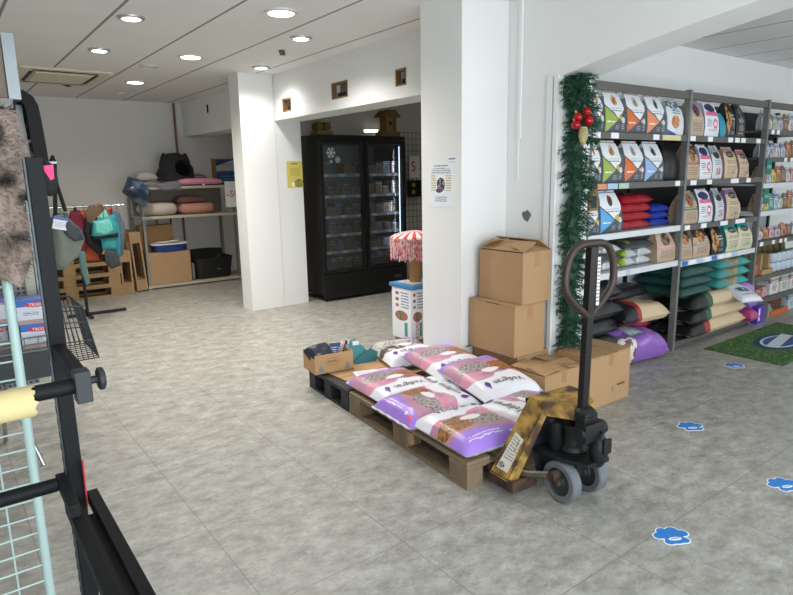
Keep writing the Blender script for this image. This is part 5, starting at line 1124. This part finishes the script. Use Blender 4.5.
# second bay
kd = kraft('dark', '8f8478', ('7a4a30', 'c98a4a'), '3a3430'); kr = kraft('red', '9a3a34', ('5a3a2c', 'b57a4a'), '4a4240'); kg = kraft('green', '3f5f48', ('a8683c', '6d4a34'), '8c857e'); kp = kraft('purple', 'b39a84', ('6d5060', '3a2c34'), '9a86a0')
ks = plain('kraft', 'b39a80'); pk_s = plain('rose', 'b08a84')
P('kraft bag with a lilac top, leftmost on the top shelf of the second bay', 4.88, 5.10, z1, .29, kp, ks); P('white bag with a pink band on the top shelf of the second bay', 5.12, 5.35, z1, .29, whitep, plain('silver', 'a9b1b6'))
P('slim turquoise packet on the top shelf of the second bay', 5.37, 5.47, z1, .20, plain('turquoise', '2f93ad'), plain('turquoise', '2f93ad'), d=.09)
P('black bag with pictures of biscuits, left of two on the second bay top shelf', 5.475, 5.64, z1, .30, blackc, plain('black', '1a1b1d')); P('black bag with coloured prints, right of two on the second bay top shelf', 5.65, 5.82, z1, .30, printed('black_prints', '202327', [('mottle', (.5, .75, .25, .1, 8), '7a5a48', '4a5a70'), ('mottle', (.5, .5, .25, .1, 8), '9a9aa0', '3a3c48'), ('mottle', (.5, .28, .25, .1, 8), 'a86a48', '4a6a70'), ('lines', (.2, .08, .8, .14, 1), 'b9c2d0')]), plain('black', '1a1b1d'))
tag(MB().box((6.01, 2.98, z1+.115), (.22, .012, .22)).build('white_card', paper), 'blank white card standing at the back of the second bay top shelf', 'card')
P('kraft bag with a red band, leftmost on the second bay second shelf', 4.87, 5.08, z2, .29, kr, ks); P('white bag with a pink band on the second shelf of the second bay', 5.09, 5.285, z2, .285, whitep, plain('silver', 'a9b1b6'))
P('silver and white bag with a black oval on the second shelf of the second bay', 5.30, 5.47, z2, .28, silv, plain('silver', 'a9b1b6')); P('cream bag with black oval and rose side on the second bay second shelf', 5.51, 5.74, z2, .27, creamp('rose', 'cdb796', '26221f', 'a8867c'), pk_s)
P('small rose and cream bag, right end of the second bay second shelf', 5.78, 5.97, z2, .25, creamp('rose2', 'c9ae98', '26221f', '9c7068'), pk_s)
tag(MB().box((6.07, 2.98, z2+.105), (.18, .012, .20)).build('white_card', paper), 'blank white card standing at the back of the second bay second shelf', 'card')
P('kraft bag with a green band, leftmost on the third shelf of the second bay', 4.88, 5.115, 1.05, .27, kg, ks); P('white bag with a pink band on the third shelf of the second bay', 5.13, 5.36, 1.05, .28, whitep, plain('grey', '6f7478'))
P('silver bag with a black oval on the third shelf of the second bay', 5.385, 5.575, 1.05, .28, silv, plain('grey', '6f7478'), rz=.1); P('cream bag with black oval and mauve side on the second bay third shelf', 5.61, 5.86, 1.05, .275, creamp('mauve', 'cbb494', '26221f', '7f6a90'), plain('mauve', '8a7698'))
P('short orange brown packet, right end of the second bay third shelf', 5.93, 6.10, 1.05, .17, plain('brown', '9a6a50'), ks, dy=.12)
P('kraft bag with a dark top, leftmost on the fourth shelf of the second bay', 4.87, 5.07, .755, .245, kd, ks); P('kraft bag with a dark top, second on the fourth shelf of the second bay', 5.09, 5.36, .755, .245, kd, ks)
P('black bag with yellow and green pictures on the fourth shelf of the second bay', 5.40, 5.62, .755, .25, blackc, plain('black', '1a1b1d')); P('cream bag with a teal base on the fourth shelf of the second bay', 5.66, 5.91, .755, .25, tealp, plain('teal', '2a8a86')); P('teal and cream bag at the right end of the fourth shelf of the second bay', 5.94, 6.14, .755, .25, tealp, plain('teal', '2a8a86'), rz=-.15)
for k in range(3):
    w3 = ('lowest', 'middle', 'uppermost')[k]
    lie(f'cream and black sack with a {("red", "green", "green")[k]} spot, {w3} of three low in the second bay', 5.47, 2.70-.0*k, .075+.115*k, 1.02-.03*k, .36, .13, crm('red' if k == 0 else 'green', '8f2a26' if k == 0 else '2f5a3c'), rz=R(-90), seed=100+k, group='cream sacks in the second bay')
for k in range(3):
    w3 = ('lowest', 'middle', 'uppermost')[k]
    lie(f'turquoise and beige sack, {w3} of three on top of the cream sacks', 5.815, 2.80, .425+.088*k, .61, .44, .10, printed('teal_sack', '3f8f8c', [('mottle', (.5, .52, .50, .44, 4), '857f60', '9c9170'), ('lines', (.3, .1, .9, .26, 2), '9c5a4a'), ('half', (0, -1, -.28), '38a39c'), ('lines', (.2, .08, .8, .2, 2), 'a8604c')], rough=.3, bump=.3), rz=R(90), seed=110+k, group='turquoise sacks in the second bay')
    lie(f'dark green sack, {w3} of three at the left above the cream sacks', 5.15, 2.80, .425+.085*k, .52, .44, .10, printed('green_sack', '254a47', [('lines', (.2, .3, .8, .6, 4), '3f6a66')], rough=.35, bump=.3), rz=R(90), seed=120+k, group='green sacks in the second bay')
lie('small white printed bag hanging over the cream sacks in the second bay', 5.80, 2.52, .36, .30, .24, .06, printed('white_bag', 'd9dbe0', [('mottle', (.5, .5, .34, .14, 6), '4a5a6a', 'a9b4c0'), ('lines', (.2, .2, .8, .3, 1), '6a7a90')], rough=.35), rz=R(-20), tilt=(R(18), 0), seed=130)
for k, (c, n_) in enumerate((('b0407a', 'magenta'), ('8a62b4', 'purple'), ('b08acb', 'lilac'))): lie(f'{n_} sack lying at the right end of the second bay, {("on the base", "in the middle", "on top")[k]}', 6.065, 2.66+.03*k, .075+.121*k, .17, .38, .12, mat('sack_'+n_, c, .35, var=.2, bump=.3), rz=R(90), seed=140+k, group='purple sacks at the end of the second bay')
# --- third bay: many small things
def small(name, lab, cat, x, y, z, d, m_, rz=0, group='small goods in the third bay', bev=.004, parts=()):
    t = thing(name, lab, cat, (x, y, z), rz, group); MB().box((0, 0, d[2]/2), d, bev=bev).build('body', m_, t)
    for nm, c_, dd, mm in parts: MB().box(c_, dd).build(nm, mm, t)
    return t
pr = lambda n, b, c, e_: printed('packet_'+n, b, [('rect', (0, .62, 1, .86), c), ('mottle', (.5, .34, .32, .2, 7), e_, b), ('lines', (.15, .66, .85, .82, 1), 'e8e8e4')])
kinds = {'violet': pr('violet', 'c9c6d0', '5a3f78', '8a6a8a'), 'green': pr('green', 'c2ccc4', '2f7a5a', '8a9a6a'), 'white': pr('white', 'd2d4d6', '8a8f98', 'a87a68'), 'orange': pr('orange', 'b98a68', 'c25a2c', '6d4a34'), 'blue': pr('blue', 'c6ccd6', '2f62b5', '7a8aa8'), 'yellow': pr('yellow', 'cdbf6a', 'd9b02c', '8a6a3a'), 'brown': pr('brown', '8a6a50', '5a3f2c', 'b58a5f'), 'teal': pr('teal', '4f9a92', '1f6f66', '9ac2ba'), 'pink': pr('pink', 'd0b0b8', 'c25a80', '9a6a70')}
def rowof(z, h, seq, where, x0=6.27, w_=.11, lean=True, d=.05, dy=.05):
    cnt = {}
    for k, c in enumerate(seq):
        cnt[c] = cnt.get(c, 0)+1; n_ = ('' if seq.count(c) == 1 else ORD[cnt[c]-1]+' ')
        hh = h*random.uniform(.85, 1.1); x = x0+k*w_
        t = pouch('treat_packet', f'{n_}{c} treat packet from the left on the {where} of the third bay' if n_ else f'{c} treat packet on the {where} of the third bay', 'treats', (x+w_/2, SY+dy+.05, z+.002), w_*.86, hh, d, kinds[c], plain('silver', 'a9b1b6') if c in ('violet', 'white', 'blue') else ks, 0, 'treat packets in the third bay', k, 0, None, random.uniform(-.02, .06) if lean else 0)
rowof(1.84, .17, ['violet', 'white', 'green', 'violet', 'brown', 'white', 'pink', 'orange', 'blue', 'green'], 'top shelf', w_=.12)
rowof(1.59, .16, ['white', 'blue', 'violet', 'white', 'blue', 'orange', 'brown', 'green', 'pink', 'yellow'], 'second shelf', w_=.12)
rowof(1.35, .15, ['brown', 'orange', 'blue', 'yellow', 'orange', 'brown', 'white', 'pink', 'orange', 'green', 'brown'], 'third shelf')
rowof(1.09, .17, ['brown', 'white', 'yellow', 'teal', 'blue', 'green', 'brown', 'orange', 'white', 'teal', 'yellow'], 'fourth shelf')
rowof(.80, .13, ['brown', 'white', 'orange', 'pink', 'violet', 'orange', 'brown', 'blue', 'white'], 'fifth shelf', w_=.135)
for k, z in ((0, 1.505), (1, 1.235)):
    t = thing('shelf_flag', ('upper', 'lower')[k]+' green flag card sticking out of the third bay', 'sign', (6.27, 2.57, z), 0, 'green shelf flags'); MB().box((0, 0, 0), (.11, .006, .14), bev=.002).build('card', mat('flag_green', '13705f', .5), t); MB().box((0, -.004, .0), (.09, .002, .03)).build('stripe', mat('flag_pale', '5fa898', .5), t); MB().box((-.0, .015, -.0), (.01, .026, .01)).build('clip', shelf_grey, t)
olv = mat('olive_chew', '6d6432', .7, var=.3, bump=.4)
for k in range(8): 
    o = thing('chew_bar', 'olive yellow chew bag leaning under the fifth shelf, '+ORD[k]+' from the left', 'treats', (6.32+.145*k, 2.78, .463), 0, 'olive chew bags', rot=(R(-12), R(random.uniform(4, 14)), 0)); MB().box((0, 0, .13), (.11, .05, .26), bev=.012).build('body', olv, o); MB().box((0, 0, .265), (.10, .012, .02)).build('seal', olv, o)
can = printed('can_label', 'b9c4d0', [('rect', (0, .3, 1, .62), '8fa4b8'), ('lines', (.05, .35, .95, .58, 2), 'e0e4e8')])
for r in (0, 1):
    for k in range(6):
        t = thing('food_can', ('lower' if r == 0 else 'upper')+' row pale blue can, '+ORD[k]+' from the left on the sixth shelf', 'can', (6.74+.115*k, 2.655, .4615+.096*r), 0, 'cans on the sixth shelf'); MB().lathe([(.048, .004), (.05, .008), (.05, .088), (.048, .092)], n=20).build('label', can, t, 30); MB().lathe([(.046, 0), (.049, .003), (.049, .0932), (.046, .0955), (1e-3, .0945)], n=20).build('tin', galv, t, 30)
small('cardboard_display', 'brown cardboard display with prongs at the left of the cans', 'display box', 6.55, 2.68, .4605, (.24, .16, .05), card, parts=(('prong', (-.09, 0, .12), (.03, .1, .15), card), ('prong', (.08, 0, .12), (.03, .1, .15), card)))
small('small_box', 'small orange red box beside the turquoise sacks on the sixth shelf', 'box', 6.33, 2.68, .4605, (.13, .1, .11), plain('coral', 'b8604a'))
for k, (c, n_, x, z_, w_) in enumerate((('c9b8b0', 'pale', 6.30, .2205, .12), ('b9b4ae', 'grey white', 6.30, .322, .12), ('b0582e', 'rust orange', 6.45, .2205, .13), ('c99aa0', 'rose', 6.60, .2205, .12), ('d5d6d6', 'large white', 6.82, .2205, .22), ('c6ccc6', 'large pale green', 7.06, .2205, .22), ('d0d2d6', 'large grey white', 7.30, .2205, .22))):
    small('small_box', f'{n_} packet box on the lowest shelf of the third bay'+(' on top of another' if k == 1 else ''), 'box', x, 2.70, z_, (w_*.95, .14, .10 if k < 4 else .19), pr('lo'+str(k), c, '8a7a70', 'b08a78'), group='boxes on the lowest shelf')
small('purple_box', 'bright purple box on the floor between the second and third bays', 'box', 6.36, 2.60, .0, (.15, .11, .17), plain('violet_box', '5b39b0'), parts=(('print', (-.045, -.056, .09), (.03, .002, .12), paper),))
t = thing('treat_display', 'floor display tray of brown chews with an orange front under the third bay', 'display box', (6.86, 2.72, 0), 0); MB().prism([(-.24, 0), (.24, 0), (.24, .05), (-.10, .05), (-.24, .16)], .26, Matrix(((1, 0, 0, 0), (0, 0, -1, .13), (0, 1, 0, 0), (0, 0, 0, 1)))).build('tray', mat('tray_grey', '8d8a84', .7), t); MB().box((.02, -.136, .035), (.42, .006, .06)).build('front_panel', mat('orange_card', 'c2622c', .6), t)
for k in range(4): MB().box((-.04+.075*k, 0, .10), (.045, .16, .10), bev=.01, rot=Matrix.Rotation(R(12), 3, 'Y')).build('chew_stick', mat('chew_brown', '6d4c32', .8, var=.3), t)
small('small_box', 'pale blue box on the floor at the right under the third bay', 'box', 7.30, 2.70, 0, (.26, .16, .18), pr('floor', 'b9c4cc', '6a8aa4', 'a0a8ac'))
